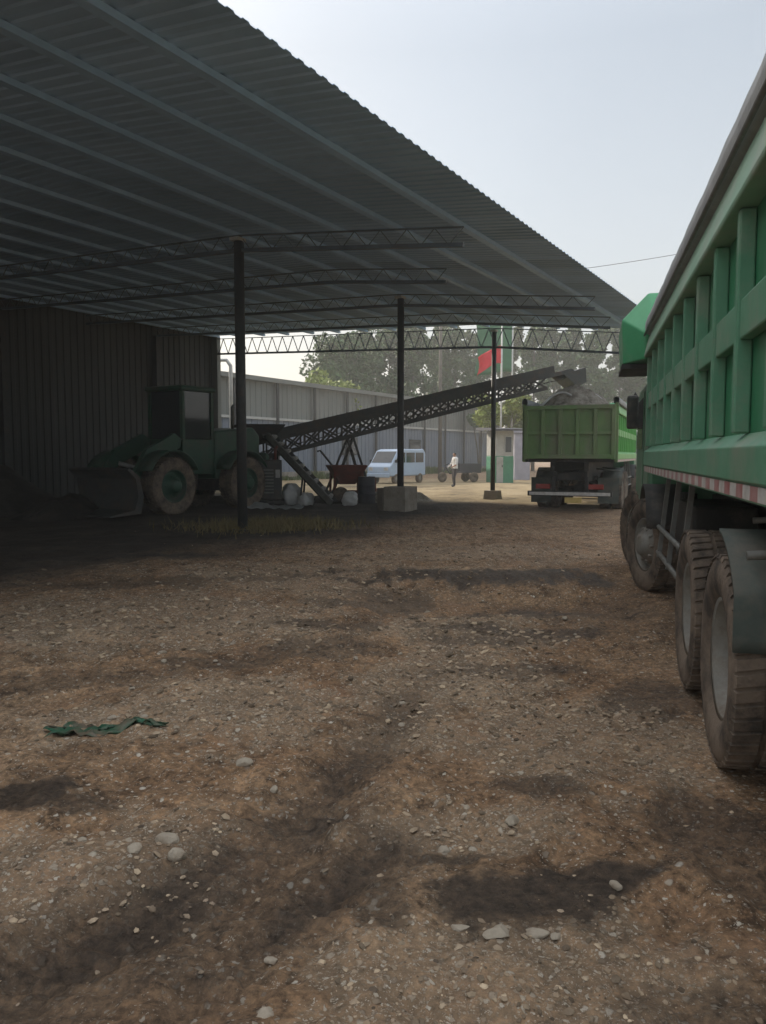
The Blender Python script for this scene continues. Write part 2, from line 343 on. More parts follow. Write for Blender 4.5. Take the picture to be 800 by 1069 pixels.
def ground_material():
    m = bpy.data.materials.new('yard_dirt'); m.use_nodes = True
    n, l = m.node_tree.nodes, m.node_tree.links; b = n['Principled BSDF']
    tc = n.new('ShaderNodeTexCoord'); P = tc.outputs['Object']
    def noise(sc, det=6, ro=.6):
        q = n.new('ShaderNodeTexNoise'); q.inputs['Scale'].default_value = sc; q.inputs['Detail'].default_value = det; q.inputs['Roughness'].default_value = ro
        l.new(P, q.inputs['Vector']); return q.outputs['Fac']
    def ramp(fac, stops):
        q = n.new('ShaderNodeValToRGB'); e = q.color_ramp.elements
        e[0].position, e[0].color = stops[0][0], (*stops[0][1], 1); e[1].position, e[1].color = stops[-1][0], (*stops[-1][1], 1)
        for p, c in stops[1:-1]:
            k = e.new(p); k.color = (*c, 1)
        l.new(fac, q.inputs['Fac']); return q.outputs['Color']
    def mix(f, a, c, mode='MIX'):
        q = n.new('ShaderNodeMix'); q.data_type = 'RGBA'; q.blend_type = mode
        for s, v in ((q.inputs['Factor'], f), (q.inputs['A'], a), (q.inputs['B'], c)):
            if isinstance(v, tuple): s.default_value = (*v, 1)
            elif isinstance(v, (int, float)): s.default_value = v
            else: l.new(v, s)
        return q.outputs['Result']
    def mth(op, a, c=None):
        q = n.new('ShaderNodeMath'); q.operation = op; q.use_clamp = True
        for i, v in enumerate((a, c)):
            if v is None: continue
            if isinstance(v, (int, float)): q.inputs[i].default_value = v
            else: l.new(v, q.inputs[i])
        return q.outputs[0]
    def attr(a):
        q = n.new('ShaderNodeAttribute'); q.attribute_name = a; return q.outputs['Fac']
    big = ramp(noise(.55, 5), [(.3, (.185, .108, .060)), (.5, (.255, .163, .096)), (.7, (.33, .24, .16))])
    mid = ramp(noise(2.6, 7, .7), [(.34, (.40, .35, .31)), (.47, (.88, .86, .84)), (.66, (1.28, 1.25, 1.2))])
    col = mix(1., big, mid, 'MULTIPLY')
    fine = ramp(noise(26, 6, .75), [(.32, (.32, .29, .27)), (.48, (.90, .90, .90)), (.66, (1.6, 1.56, 1.5))])
    col = mix(.85, col, fine, 'MULTIPLY')
    clod = ramp(noise(6.5, 8, .75), [(.37, (.25, .22, .20)), (.45, (.80, .78, .76)), (.62, (1.22, 1.20, 1.16))])
    col = mix(.9, col, clod, 'MULTIPLY')
    # reddish clay streaks
    red = ramp(noise(1.3, 6, .7), [(.54, (0, 0, 0)), (.68, (1, 1, 1))])
    col = mix(mth('MULTIPLY', red, .42), col, (.19, .10, .062))
    # embedded pebbles of three sizes
    bump_src = []
    for sc, thr, fac, lo in ((34, .34, .85, .42), (78, .38, .8, .36), (15, .26, .8, .55)):
        vo = n.new('ShaderNodeTexVoronoi'); vo.inputs['Scale'].default_value = sc; vo.inputs['Randomness'].default_value = 1
        wv = n.new('ShaderNodeMix'); wv.data_type = 'VECTOR'; wv.inputs['Factor'].default_value = .03
        wn = n.new('ShaderNodeTexNoise'); wn.inputs['Scale'].default_value = sc*1.4; l.new(P, wn.inputs['Vector'])
        l.new(P, wv.inputs['A']); l.new(wn.outputs['Color'], wv.inputs['B']); l.new(wv.outputs['Result'], vo.inputs['Vector'])
        inside = ramp(vo.outputs['Distance'], [(thr-.08, (1, 1, 1)), (thr, (0, 0, 0))])
        sep = n.new('ShaderNodeSeparateColor'); l.new(vo.outputs['Color'], sep.inputs['Color'])
        pick = mth('GREATER_THAN', mth('ADD', sep.outputs['Red'], mth('MULTIPLY', attr('gravel'), .55)), 1.0-.16+(.08 if sc == 15 else 0))
        msk = mth('MULTIPLY', mth('MULTIPLY', inside, pick), fac)
        pc = ramp(sep.outputs['Green'], [(0, (.17, .13, .10)), (.4, (.38, .32, .25)), (.75, (.55, .49, .40)), (1, (.72, .67, .58))])
        col = mix(msk, col, pc)
        bump_src.append(msk)
    gd = mix(mth('MULTIPLY', attr('gravel'), .35), col, (.33, .258, .180))
    col = gd
    wet_shade_col = mix(1., (.052, .037, .026), fine, 'MULTIPLY')
    wet_shade_mask = mth('MULTIPLY', attr('wet'), mth('ADD', mth('MULTIPLY', noise(9, 6, .7), .9), .58))
    col = mix(mth('MULTIPLY', wet_shade_mask, .97), col, wet_shade_col)
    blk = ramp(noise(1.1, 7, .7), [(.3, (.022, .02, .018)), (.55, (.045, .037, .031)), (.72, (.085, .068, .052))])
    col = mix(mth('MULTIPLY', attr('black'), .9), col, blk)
    snd = ramp(noise(.45, 9, .75), [(.38, (.13, .10, .065)), (.46, (.26, .20, .115)), (.55, (.32, .25, .15)), (.75, (.40, .32, .22))])
    col = mix(attr('sand'), col, snd)
    l.new(col, b.inputs['Base Color'])
    rg = mth('SUBTRACT', .93, mth('MULTIPLY', wet_shade_mask, .38)); l.new(rg, b.inputs['Roughness'])
    b.inputs['Specular IOR Level'].default_value = .3
    h = mth('ADD', mth('MULTIPLY', noise(22, 8, .7), .75), mth('MULTIPLY', bump_src[0], .2))
    h = mth('ADD', h, mth('MULTIPLY', bump_src[2], .3))
    bp = n.new('ShaderNodeBump'); bp.inputs['Strength'].default_value = .8; bp.inputs['Distance'].default_value = .035
    l.new(h, bp.inputs['Height']); l.new(bp.outputs['Normal'], b.inputs['Normal'])
    return m
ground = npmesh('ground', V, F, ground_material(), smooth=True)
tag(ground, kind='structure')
for nm, A in (('wet', WET_SHADE), ('gravel', GRV), ('black', BLK), ('sand', SND)):
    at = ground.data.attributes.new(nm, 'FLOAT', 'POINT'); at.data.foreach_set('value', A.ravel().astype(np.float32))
def gz(x, y):
    return float(ground_fields(np.array([float(x)]), np.array([float(y)]))[0][0])

# loose gravel: far too many to count, one object of kind stuff
ico = MB()
_t = (1+5**.5)/2
IV = np.array([(-1, _t, 0), (1, _t, 0), (-1, -_t, 0), (1, -_t, 0), (0, -1, _t), (0, 1, _t), (0, -1, -_t), (0, 1, -_t), (_t, 0, -1), (_t, 0, 1), (-_t, 0, -1), (-_t, 0, 1)], float)
IV /= np.linalg.norm(IV[0])
IF = np.array([(0, 11, 5), (0, 5, 1), (0, 1, 7), (0, 7, 10), (0, 10, 11), (1, 5, 9), (5, 11, 4), (11, 10, 2), (10, 7, 6), (7, 1, 8), (3, 9, 4), (3, 4, 2), (3, 2, 6), (3, 6, 8), (3, 8, 9), (4, 9, 5), (2, 4, 11), (6, 2, 10), (8, 6, 7), (9, 8, 1)])
def scatter_stones(name, n, x0, x1, y0, y1, smin, smax, material, power=2.6, gpow=1.5):
    xs = rng.uniform(x0, x1, n*6)
    ys = y0*(y1/y0)**rng.uniform(0, 1, n*6)
    z, w, g, bk, sd = ground_fields(xs, ys)
    keep = rng.uniform(0, 1, n*6) < np.clip(g, 0, 1)**gpow*(1-.7*bk)
    xs, ys, z = xs[keep][:n], ys[keep][:n], z[keep][:n]; n = len(xs); print(name, n)
    s = smin+(smax-smin)*rng.uniform(0, 1, n)**power
    s = s*np.clip(ys/4, .7, 1.6)
    sc = np.stack([s*rng.uniform(.7, 1.3, n), s*rng.uniform(.7, 1.3, n), s*rng.uniform(.25, .6, n)], 1)
    a = rng.uniform(0, 6.28, n); c, q = np.cos(a), np.sin(a)
    P = IV[None]*rng.uniform(.72, 1.2, (n, 12, 1))*sc[:, None, :]
    tx = rng.normal(0, .25, n)[:, None]
    PX = P[..., 0]*c[:, None]-P[..., 1]*q[:, None]; PY = P[..., 0]*q[:, None]+P[..., 1]*c[:, None]
    PZ = P[..., 2]+PX*tx
    VV = np.stack([PX+xs[:, None], PY+ys[:, None], PZ+(z-sc[:, 2]*.05)[:, None]], 2).reshape(-1, 3)
    FF = (IF[None]+(np.arange(n)*12)[:, None, None]).reshape(-1, 3)
    return npmesh(name, VV, FF, material)
def random_island_tint(m, lo, hi):
    n, l = m.node_tree.nodes, m.node_tree.links; b = n['Principled BSDF']
    src = b.inputs['Base Color'].links[0].from_socket
    g = n.new('ShaderNodeNewGeometry'); cr = n.new('ShaderNodeValToRGB')
    cr.color_ramp.elements[1].position = .95; cr.color_ramp.elements[0].color = (lo, lo*.96, lo*.9, 1); cr.color_ramp.elements[1].color = (hi, hi, hi*.97, 1)
    l.new(g.outputs['Random Per Island'], cr.inputs['Fac'])
    mx = n.new('ShaderNodeMix'); mx.data_type = 'RGBA'; mx.blend_type = 'MULTIPLY'; mx.inputs['Factor'].default_value = 1
    l.new(src, mx.inputs['A']); l.new(cr.outputs['Color'], mx.inputs['B']); l.new(mx.outputs['Result'], b.inputs['Base Color'])
random_island_tint(M['gravel'], .45, 2.0)
g = scatter_stones('gravel', 13000, -5.5, 5.0, 1.75, 17, .0035, .024, M['gravel'], 3.4, 3.0)
tag(g, 'loose grey and brown gravel scattered over the dirt yard', 'gravel', kind='stuff')

# larger stones one can point at
def stone(x, y, rx, ry, rz, label, group=None, seed=0, flat=False):
    r = np.random.default_rng(seed+100)
    import bmesh
    bm = bmesh.new(); bmesh.ops.create_icosphere(bm, subdivisions=3, radius=1)
    dirs = r.normal(0, 1, (9, 3)); dirs /= np.linalg.norm(dirs, axis=1)[:, None]; cut = r.uniform(.5, .9, 9)
    for v in bm.verts:
        p = np.array(v.co)
        for d, c in zip(dirs, cut):
            t = p@d
            if t > c: p = p-d*(t-c)*.92
        v.co = Vector((p[0]*rx, p[1]*ry, p[2]*rz))*(1+.08*math.sin(7*p[0]+seed)*math.cos(6*p[1]+seed))
    me = bpy.data.meshes.new('stone'); bm.to_mesh(me); bm.free(); me.materials.append(M['stone'])
    o = bpy.data.objects.new('stone', me); COL.objects.link(o)
    o.location = (x, y, gz(x, y)+rz*.10); o.rotation_euler = (r.normal(0, .12), r.normal(0, .12), r.uniform(0, 6.28) if not flat else .1)
    return tag(o, label, 'stone', group)
SG = 'pale stones lying on the dirt yard'
for i, (x, y, a, b_, c, lab) in enumerate([
    (.39, 2.49, .055, .036, .022, 'flat squarish pale slab stone just below the dark wet patch'),
    (.25, 3.08, .036, .030, .020, 'rounded whitish stone above the left end of the dark wet patch'),
    (.57, 3.27, .042, .030, .024, 'pale oval stone farther back, right of the rounded whitish one'),
    (-.90, 3.08, .062, .048, .04, 'largest pale lump in the broken stone cluster left of the rut'),
    (-.83, 2.98, .042, .034, .03, 'smaller broken stone touching the front of the largest pale lump'),
    (-1.0, 2.97, .036, .03, .022, 'small stone at the left of the broken stone cluster'),
    (-.72, 3.86, .05, .03, .026, 'pale elongated stone lying left of the rut top'),
    (-.53, 3.62, .03, .03, .022, 'small whitish stone lying between the rut and the elongated stone'),
    (-.33, 2.05, .032, .026, .02, 'pale stone in the foreground at the bottom edge of the rut'),
    (.88, 2.78, .030, .022, .018, 'white oval stone on the right end of the dark wet patch'),
    (.52, 2.50, .030, .046, .018, 'long narrow pale stone right of the flat squarish slab'),
    (.27, 2.54, .034, .022, .016, 'small dull stone left of the flat squarish slab')]):
    stone(x, y, a, b_, c, lab, SG, i)
k = 0
while k < 34:
    x, y = random.uniform(-3, 2.4), random.uniform(2.1, 8.5)
    if y < 8 and x > .67+.265*y-.5: continue
    if abs(x)/y > .52: continue
    s = random.uniform(.012, .024)*(1+.10*(y-2))
    stone(x, y, s*1.2, s*.9, s*.6, 'small pale stone half sunk in the brown dirt of the open yard', 'small pale stones strewn over the yard', 40+k); k += 1

# crumpled green plastic sheet on the ground
def scrap_fn(u, v):
    x = -1.62+(u-.5)*.62; y = 4.37+(v-.5)*.20*(1-.75*u)+.10*u-.02
    e = .03*math.sin(u*9+v*4)+.012*math.sin(v*21+u*13)
    x += .05*math.sin(v*9); y += .05*math.sin(u*11)
    return (x, y, gz(x, y)+.014+e*.5+.012*math.sin(u*37+v*11))
tag(MB().grid(scrap_fn, 22, 10).build('plastic_sheet', M['scrap'], solid=.004), 'crumpled green plastic sheet lying flat on the dirt at the left', 'plastic sheet')

# dry grass tufts near the foot of the near column
def grass_patch(name, cx, cy, rx, ry, n, h, label):
    P = rng.normal(0, 1, (n, 2))*np.array([rx, ry])*.5+np.array([cx, cy])
    z = ground_fields(P[:, 0], P[:, 1])[0]
    a = rng.uniform(0, 6.28, n); hh = h*rng.uniform(.4, 1.2, n); w = .012; ln = rng.normal(0, .5, (n, 2))*hh[:, None]
    V0 = np.stack([P[:, 0]-w*np.cos(a), P[:, 1]-w*np.sin(a), z-.01], 1); V1 = np.stack([P[:, 0]+w*np.cos(a), P[:, 1]+w*np.sin(a), z-.01], 1)
    V2 = np.stack([P[:, 0]+ln[:, 0], P[:, 1]+ln[:, 1], z+hh], 1)
    VV = np.stack([V0, V1, V2], 1).reshape(-1, 3); FF = np.arange(n*3).reshape(-1, 3)
    return tag(npmesh(name, VV, FF, M['straw']), label, 'grass', kind='stuff')
grass_patch('dry_grass', -2.5, 16.9, 1.6, 1.1, 2600, .22, 'dry yellowish grass growing round the foot of the near column')

# ------------------------------------------------------------------ open shed
sh = empty('open_shed', (SO[0], SO[1], 0), SA, 'large open sided steel shed with dark corrugated roof on slim columns', 'shed')
def zr(Y):
    return 5.57+(Y+6)*.115 if Y < 0 else 6.26+Y*.048
U0, U1, YE, YB = -19.0, 13.75, -6.0, 13.6
# corrugated roof: ribs run across, so the free edge shows its waves
rows = [YE, -3, 0, 4.5, 9, YB+.06]
per = .21; us = []
u = U0
while u < U1:
    us += [(u, 0), (u+.08, 0), (u+.105, .018), (u+.185, .018)]; u += per
rv = [(uu, yy, zr(yy)+hz+.02) for yy in rows for uu, hz in us]
nU = len(us)
rf = [(j*nU+i, j*nU+i+1, (j+1)*nU+i+1, (j+1)*nU+i) for j in range(len(rows)-1) for i in range(nU-1)]
mb = MB(); mb.add(rv, rf); mb.build('roof_sheet', M['roof'], sh, solid=.006)
# purlins
yy = -4.9
while yy < 13.5:
    z = zr(yy)
    MB().box(U0, U1-.05, yy-.06, yy+.06, z-.07, z+.010).build('purlin', M['purlin'], sh)
    yy += 1.3
# trusses
def truss(u, y0, y1, depth=.55):
    m = MB(); n = int((y1-y0)/.55)
    top = lambda y: zr(y)-.14
    ys = [y0+(y1-y0)*i/n for i in range(n+1)]
    for a, b in zip(ys[:-1], ys[1:]):
        if a < 0 < b:
            pass
        m.bar((u, a, top(a)), (u, b, top(b)), .03, .03)
        m.bar((u, a, top(a)-depth), (u, b, top(b)-depth), .075, .075)
    for i in range(n):
        a, b = ys[i], ys[i+1]; c = (a+b)/2
        m.bar((u, a, top(a)), (u, c, top(c)-depth), .014 if u < 13 else .026); m.bar((u, c, top(c)-depth), (u, b, top(b)), .014 if u < 13 else .026)
    return m
for i, u in enumerate((0, 3.39, 6.77, 10.16, 13.54)):
    truss(u, (-5.1, -3.1, -5.5, -5.0, -5.85)[i], 13.45, .30 if i < 4 else .66).build('truss', M['truss'], sh)
for i, u in enumerate((0, 6.77, 13.54)):
    c = MB().tube([(u, 0, -.2), (u, 0, zr(0)-.262)], (.105, .095, .085)[i], 16).build('column', M['steel'], sh)
    MB().box(u-.17, u+.17, -.17, .17, -.1, .03).build('base_plate', M['steel'], c)
    MB().box(u-.16, u+.10, -.11, .11, zr(0)-.262, zr(0)-.20).build('glint_cap', M['trimpale'], c)  # added pale cap; its colour stands in for a bright glint
    if i == 1:
        m = MB().box(u-.36, u+.36, -.36, .36, -.2, .70); m.build('footing_block', M['concrete'], c, bevel=.02)
        m = MB().box(u-.40, u+.2, .365, .55, -.2, .66); m.build('footing_block', M['concrete_dark'], c, bevel=.02)
    if i == 2:
        MB().prism([(u-.32, -.02), (u+.32, -.02), (u+.2, .32), (u-.2, .32)], -.25, .25).build('footing_block', M['concrete'], c, bevel=.02)
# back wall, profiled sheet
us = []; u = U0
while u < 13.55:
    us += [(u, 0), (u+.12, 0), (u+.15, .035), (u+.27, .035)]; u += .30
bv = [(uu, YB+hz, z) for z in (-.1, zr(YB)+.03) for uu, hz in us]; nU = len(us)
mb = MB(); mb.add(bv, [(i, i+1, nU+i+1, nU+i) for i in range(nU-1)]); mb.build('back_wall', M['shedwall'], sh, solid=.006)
MB().box(13.5, 13.72, YB-.35, YB-.02, 0, zr(YB)-.05).build('corner_post', M['gwall'], sh)
for u in (-10.2, -3.4, 3.39, 10.16):
    MB().box(u-.1, u+.1, YB-.25, YB-.02, 0, zr(YB)-.45).build('wall_post', M['steel'], sh)

# dark heap of soil along the back wall
def heap_fn(L, W, H, seed, mk):
    def fn(u, v):
        x = (u-.5)*L; y = (v-.5)*W
        e = max(0, 1-(abs(2*u-1))**3)*max(0, 1-(abs(2*v-1))**1.6)
        n = float(fbm(np.array([x+seed]), np.array([y]), .6, seed, 5)[0])
        return (x, y, H*e*(1+.9*n)+.25*e**.5*float(fbm(np.array([x]), np.array([y+seed]), 2.5, seed+7, 4)[0])-.15)
    return MB().grid(fn, 70, 36)
hp = heap_fn(13, 5.0, 1.9, 5, None).build('soil_heap', M['soil'])
hx, hy, _ = shed(-3.2, 10.6); hp.location = (hx, hy, 0); hp.rotation_euler = (0, 0, SA)
tag(hp, 'long dark heap of soil piled along the back wall of the shed', 'heap', kind='thing')
hp2 = heap_fn(3.4, 2.4, .55, 15, None).build('soil_heap', M['soil'])
hx, hy, _ = shed(.6, 6.4); hp2.location = (hx, hy, 0); hp2.rotation_euler = (0, 0, SA+.3)
tag(hp2, 'low black mound of soil on the floor in front of the wheel loader', 'heap', kind='thing')

# ------------------------------------------------------------------ wheels
def wheel_parts(parent, x, side, dual, Rr=.55, W=.30, yc=1.11, lug=True, rimmat='rim'):
    """side +1 = left, outer face towards +side"""
    w = empty('wheel', (x, side*yc, Rr-.012)); w.parent = parent
    if side < 0: w.rotation_euler = (0, 0, math.pi)
    def tyre(y):
        h = W/2; r0 = Rr*.565
        prof = [(r0-.01, -h*.72), (r0+.04, -h*.92), (Rr*.75, -h), (Rr*.90, -h*.98), (Rr*.965, -h*.88), (Rr*.975, -h*.5), (Rr*.975, h*.5), (Rr*.965, h*.88),
                (Rr*.90, h*.98), (Rr*.83, h*1.0), (Rr*.75, h), (r0+.04, h*.92), (r0-.01, h*.72)]
        m = MB().lathe(prof, 56, (0, y, 0))
        if lug:
            N = 46
            for k in range(N):
                for sd in (-1, 1):
                    t = 2*math.pi*(k+(.5 if sd > 0 else 0))/N
                    ca, sa = math.cos(t), math.sin(t); dt = .05
                    vs = []
                    for rr, y0, y1, ww in ((Rr*.96, .08, .97, .062), (Rr*.997, .10, .90, .050)):
                        for yy, tw in ((y0, -dt*.4), (y1, dt*.4)):
                            for q in (-1, 1):
                                tt = t+tw*sd+q*ww*.5/Rr*1.0
                                vs.append((rr*math.cos(tt), y+sd*yy*h, rr*math.sin(tt)))
                    m.add(vs, [(0, 1, 3, 2), (4, 6, 7, 5), (0, 4, 5, 1), (2, 3, 7, 6), (0, 2, 6, 4), (1, 5, 7, 3)])
        return m.build('tyre', M['tyre'], w)
    h = W/2; r0 = Rr*.565
    if dual:
        tyre(0); tyre(-W-.045)
        prof = [(r0-.012, h*.74), (r0+.008, h*.80), (r0-.02, h*.70), (r0-.045, h*.2), (r0-.06, -h*.7), (r0-.13, -h*.95), (r0*.42, -h*.80), (r0*.40, -h*.1), (r0*.28, h*.1), (.001, h*.1)]
    else:
        tyre(0)
        prof = [(r0-.012, h*.74), (r0+.008, h*.80), (r0-.02, h*.70), (r0-.04, h*.35), (r0*.78, h*.30), (r0*.6, h*.75), (r0*.42, h*.9), (r0*.40, h*1.15), (r0*.26, h*1.25), (.001, h*1.25)]
    rm = MB().lathe(prof, 48)
    yb = -h*.80 if dual else h*.62
    for k in range(10):
        t = 2*math.pi*k/10; rr = r0*.62
        rm.tube([(rr*math.cos(t), yb-.03, rr*math.sin(t)), (rr*math.cos(t), yb+.035, rr*math.sin(t))], .018, 6)
    rm.build('rim', M[rimmat], w)
    return w

# ------------------------------------------------------------------ dump truck
def dump_truck(T, label, side_mat, rail_mat, tail_mat, right_mat=None):
    """X forward, Y left; bed from x=1.6 to 9.15"""
    t = empty('dump_truck', (T['loc'][0], T['loc'][1], 0), T['rz'], label, 'truck', 'green dump trucks in the yard')
    B0, B1, HW = 1.6, 9.15, 1.27
    bed = MB()
    bed.box(B0+.1, B1-.05, -HW+.16, HW-.16, 1.50, 1.62)
    bed.box(B1-.08, B1, -HW+.13, HW-.13, 1.45, 3.0)
    bed_o = bed.build('bed', side_mat, t, bevel=.008)
    for s in (1, -1):
        sm = right_mat if (right_mat and s < 0) else side_mat  # right flank takes its own clean, brighter green
        rmt = right_mat if (right_mat and s < 0) else rail_mat
        y = lambda d: s*(HW-d)
        def bx(m, x0, x1, d0, d1, z0, z1):
            a, b = sorted((y(d0), y(d1))); m.box(x0, x1, a, b, z0, z1)
        m = MB(); bx(m, B0, B1, .072, .11, 1.58, 2.80)
        p = m.build('side_panel', sm, t)
        n = 11
        for k in range(n+1):
            m = MB()
            xc = B0+.06+(B1-B0-.12)*k/n; w = .04
            m.prism([(xc-w, y(.070)), (xc-w*.85, y(0)), (xc+w*.85, y(0)), (xc+w, y(.070))], 1.70, 2.705, 'z')
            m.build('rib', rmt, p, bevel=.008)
        m = MB()
        for k in range(n):
            xa = B0+.06+(B1-B0-.12)*k/n+.041; xb = B0+.06+(B1-B0-.12)*(k+1)/n-.041
            bx(m, xa, xb, .012, .069, 2.12, 2.30)
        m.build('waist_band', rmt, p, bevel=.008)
        # sill with sloping ledge, above the reflective strip
        m = MB().prism([(y(.16), 1.485), (y(-.012), 1.485), (y(-.012), 1.635), (y(.069), 1.70), (y(.16), 1.70)], B0, B1, 'x')
        m.build('sill', sm if right_mat else M['green_pale'] if s > 0 else sm, t, bevel=.006)
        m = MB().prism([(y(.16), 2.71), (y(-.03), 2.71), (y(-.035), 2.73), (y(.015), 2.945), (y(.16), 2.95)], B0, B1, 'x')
        m.build('top_rail', M['green_dusty_lit'] if not right_mat else rmt, t, bevel=.008)
        # rolled cover along the top edge
        m = MB()
        def cf(u, v):
            x = B0-.05+u*(B1-B0+.05); a = v*2*math.pi; wob = .0015*math.sin(x*5.1)+.0015*math.sin(x*13+v*6)
            return (x, y(.048)+.078*math.copysign(abs(math.cos(a))**.7, math.cos(a))+wob*.6, 3.056+.098*math.copysign(abs(math.sin(a))**.7, math.sin(a))+wob)
        m.grid(cf, 60, 14)
        m.build('rolled_cover', M['cover'], t)
        m = MB().tube([(B0, y(-.032), 2.962), (B1, y(-.032), 2.962)], .014, 8)
        m.build('cover_rail', M['dustmetal'], t)
        # red and white reflective strip under the sill
        m = MB(); bx(m, B0, B1, .005, .06, 1.405, 1.484); strip = m.build('lower_rail', rail_mat, t)
        m = MB(); bx(m, B0+.03, B1-.03, -.002, .004, 1.415, 1.475); m.build('striped_marking', M['stripe'], strip)
    # tailgate
    m = MB().box(B0-.06, B0-.012, -HW+.05, HW-.05, 1.50, 2.92); tg = m.build('tailgate', tail_mat, t, bevel=.006)
    for k in range(6):
        yy = -HW+.10+(2*HW-.2)*k/5; MB().box(B0-.13, B0-.063, yy-.05, yy+.05, 1.62, 2.84).build('tailgate_rib', tail_mat, tg, bevel=.006)
    m = MB()
    m.box(B0-.14, B0-.063, -HW+.05, HW-.05, 1.50, 1.617); m.box(B0-.14, B0-.063, -HW+.05, HW-.05, 2.843, 2.95)
    for k in range(5):
        ya = -HW+.152+(2*HW-.2)*k/5; yb = ya+(2*HW-.2)/5-.104; m.box(B0-.115, B0-.063, ya, yb, 2.16, 2.24)
    m.build('tailgate_frame', tail_mat, tg, bevel=.006)
    for s in (1, -1):
        MB().box(B0-.02, B0+.10, s*(HW-.03)-.045, s*(HW-.03)+.045, 1.42, 3.0).build('corner_post', tail_mat, t, bevel=.006)
    # front guard that flares out over the cab
    G = MB()
    sec = lambda x, hw, z0, z1, c: [(x, -hw, z0), (x, hw, z0), (x, hw+.02, z1-c), (x, hw-c*.9, z1), (x, -hw+c*.9, z1), (x, -hw-.02, z1-c)]
    secs = [sec(B1+.03, HW+.02, 2.70, 3.12, .12), sec(B1+.35, HW+.25, 2.68, 3.50, .30), sec(B1+1.25, HW+.25, 2.72, 3.56, .42), sec(B1+1.55, HW-.1, 2.84, 3.42, .42)]
    vs = [p for q in secs for p in q]; fs = [tuple(range(6)), tuple(range(18, 24))]
    for i in range(3):
        for k2 in range(6): fs.append((i*6+k2, i*6+(k2+1) % 6, (i+1)*6+(k2+1) % 6, (i+1)*6+k2))
    G.add(vs, fs); gd = G.build('cab_guard', M['green_bright'], t, bevel=.015)
    mm = MB()
    for s in (1, -1):
        a, b = sorted((s*(HW+.18), s*(HW+.26))); mm.box(B1+.30, B1+1.3, a, b, 2.62, 2.674)
    mm.box(B1+.30, B1+1.3, -HW-.179, HW+.179, 2.62, 2.674)
    mm.build('guard_underside', M['chassis'], gd)
    # cab
    C0, C1, CW = B1+.40, B1+2.55, 1.20
    cab = MB().prism([(C0, .95), (C1-.05, .95), (C1, 1.6), (C1-.28, 2.52), (C0, 2.52)], -CW, CW).build('cab', M['green'], t, bevel=.05)
    MB().prism([(C1+.008, 1.62), (C1+.018, 1.62), (C1-.245, 2.44), (C1-.255, 2.44)], -CW+.12, CW-.12).build('windscreen', M['glass'], cab)
    for s in (1, -1):
        a, b = sorted((s*(CW+.004), s*(CW+.012)))
        dr = MB().prism([(C0+.75, 1.05), (C1-.18, 1.05), (C1-.12, 1.6), (C1-.36, 2.42), (C0+.75, 2.42)], a, b).build('cab_door', M['green'], cab)
        a, b = sorted((s*(CW+.014), s*(CW+.02)))
        MB().prism([(C0+.85, 1.68), (C1-.22, 1.68), (C1-.42, 2.34), (C0+.85, 2.34)], a, b).build('window', M['glass'], dr)
        mr = MB().box(C1-.16, C1-.02, s*(CW+.07)-.07, s*(CW+.07)+.09, 1.98, 2.46)
        mo = mr.build('mirror', M['chassis'], cab, bevel=.03)
        MB().tube([(C1-.1, s*CW, 2.40), (C1-.08, s*(CW+.05), 2.50), (C1-.08, s*(CW+.07), 2.43)], .016, 6).build('mirror_arm', M['chassis'], mo)
    m = MB().box(C0-.25, C1-.05, -CW+.02, CW-.02, .62, .93); m.box(C1-.12, C1+.08, -CW, CW, .42, .945); m.build('bumper', M['chassis'], t, bevel=.02)
    # chassis
    m = MB()
    for s in (1, -1): m.box(1.9, C1-.2, s*.42-.05, s*.42+.05, .86, 1.14)
    for x in (2.2, 3.2, 4.77, 6.3, 7.4, 8.5): m.box(x-.06, x+.06, -.37, .37, .90, 1.10)
    for s in (1, -1): m.box(1.7, 9.0, s*.46-.06, s*.46+.06, 1.15, 1.40)
    for k in range(12): m.box(1.75+k*.65, 1.83+k*.65, -HW+.12, HW-.12, 1.402, 1.498)
    m.build('chassis', M['chassis'], t)
    for i, ax in enumerate(AX):
        m = MB().tube([(ax, -.9, .54), (ax, .9, .54)], .075, 10)
        if i > 1: m.build('axle', M['chassis'], t); continue
        vs = MB().lathe([(.001, -.2), (.16, -.17), (.2, 0), (.16, .17), (.001, .2)], 14, (ax, 0, .54)); m.add(vs.v, vs.f, True); m.build('axle', M['chassis'], t)
    m = MB()
    for s in (1, -1):
        m = MB().bar((3.6, s*.5, .92), (4.775, s*.5, .72), .09, .10).bar((4.775, s*.5, .72), (5.95, s*.5, .92), .091, .101); m.build('leaf_spring', M['chassis'], t)
        for ax in AX[2:]: MB().bar((ax-.7, s*.5, .86), (ax+.7, s*.5, .70), .08, .07).build('leaf_spring', M['chassis'], t)
    for i, ax in enumerate(AX):
        for s in (1, -1):
            if i < 2: wheel_parts(t, ax, s, True, yc=1.10)
            else:
                w_ = wheel_parts(t, ax, s, False, yc=1.12); w_.rotation_euler.z += R(17)
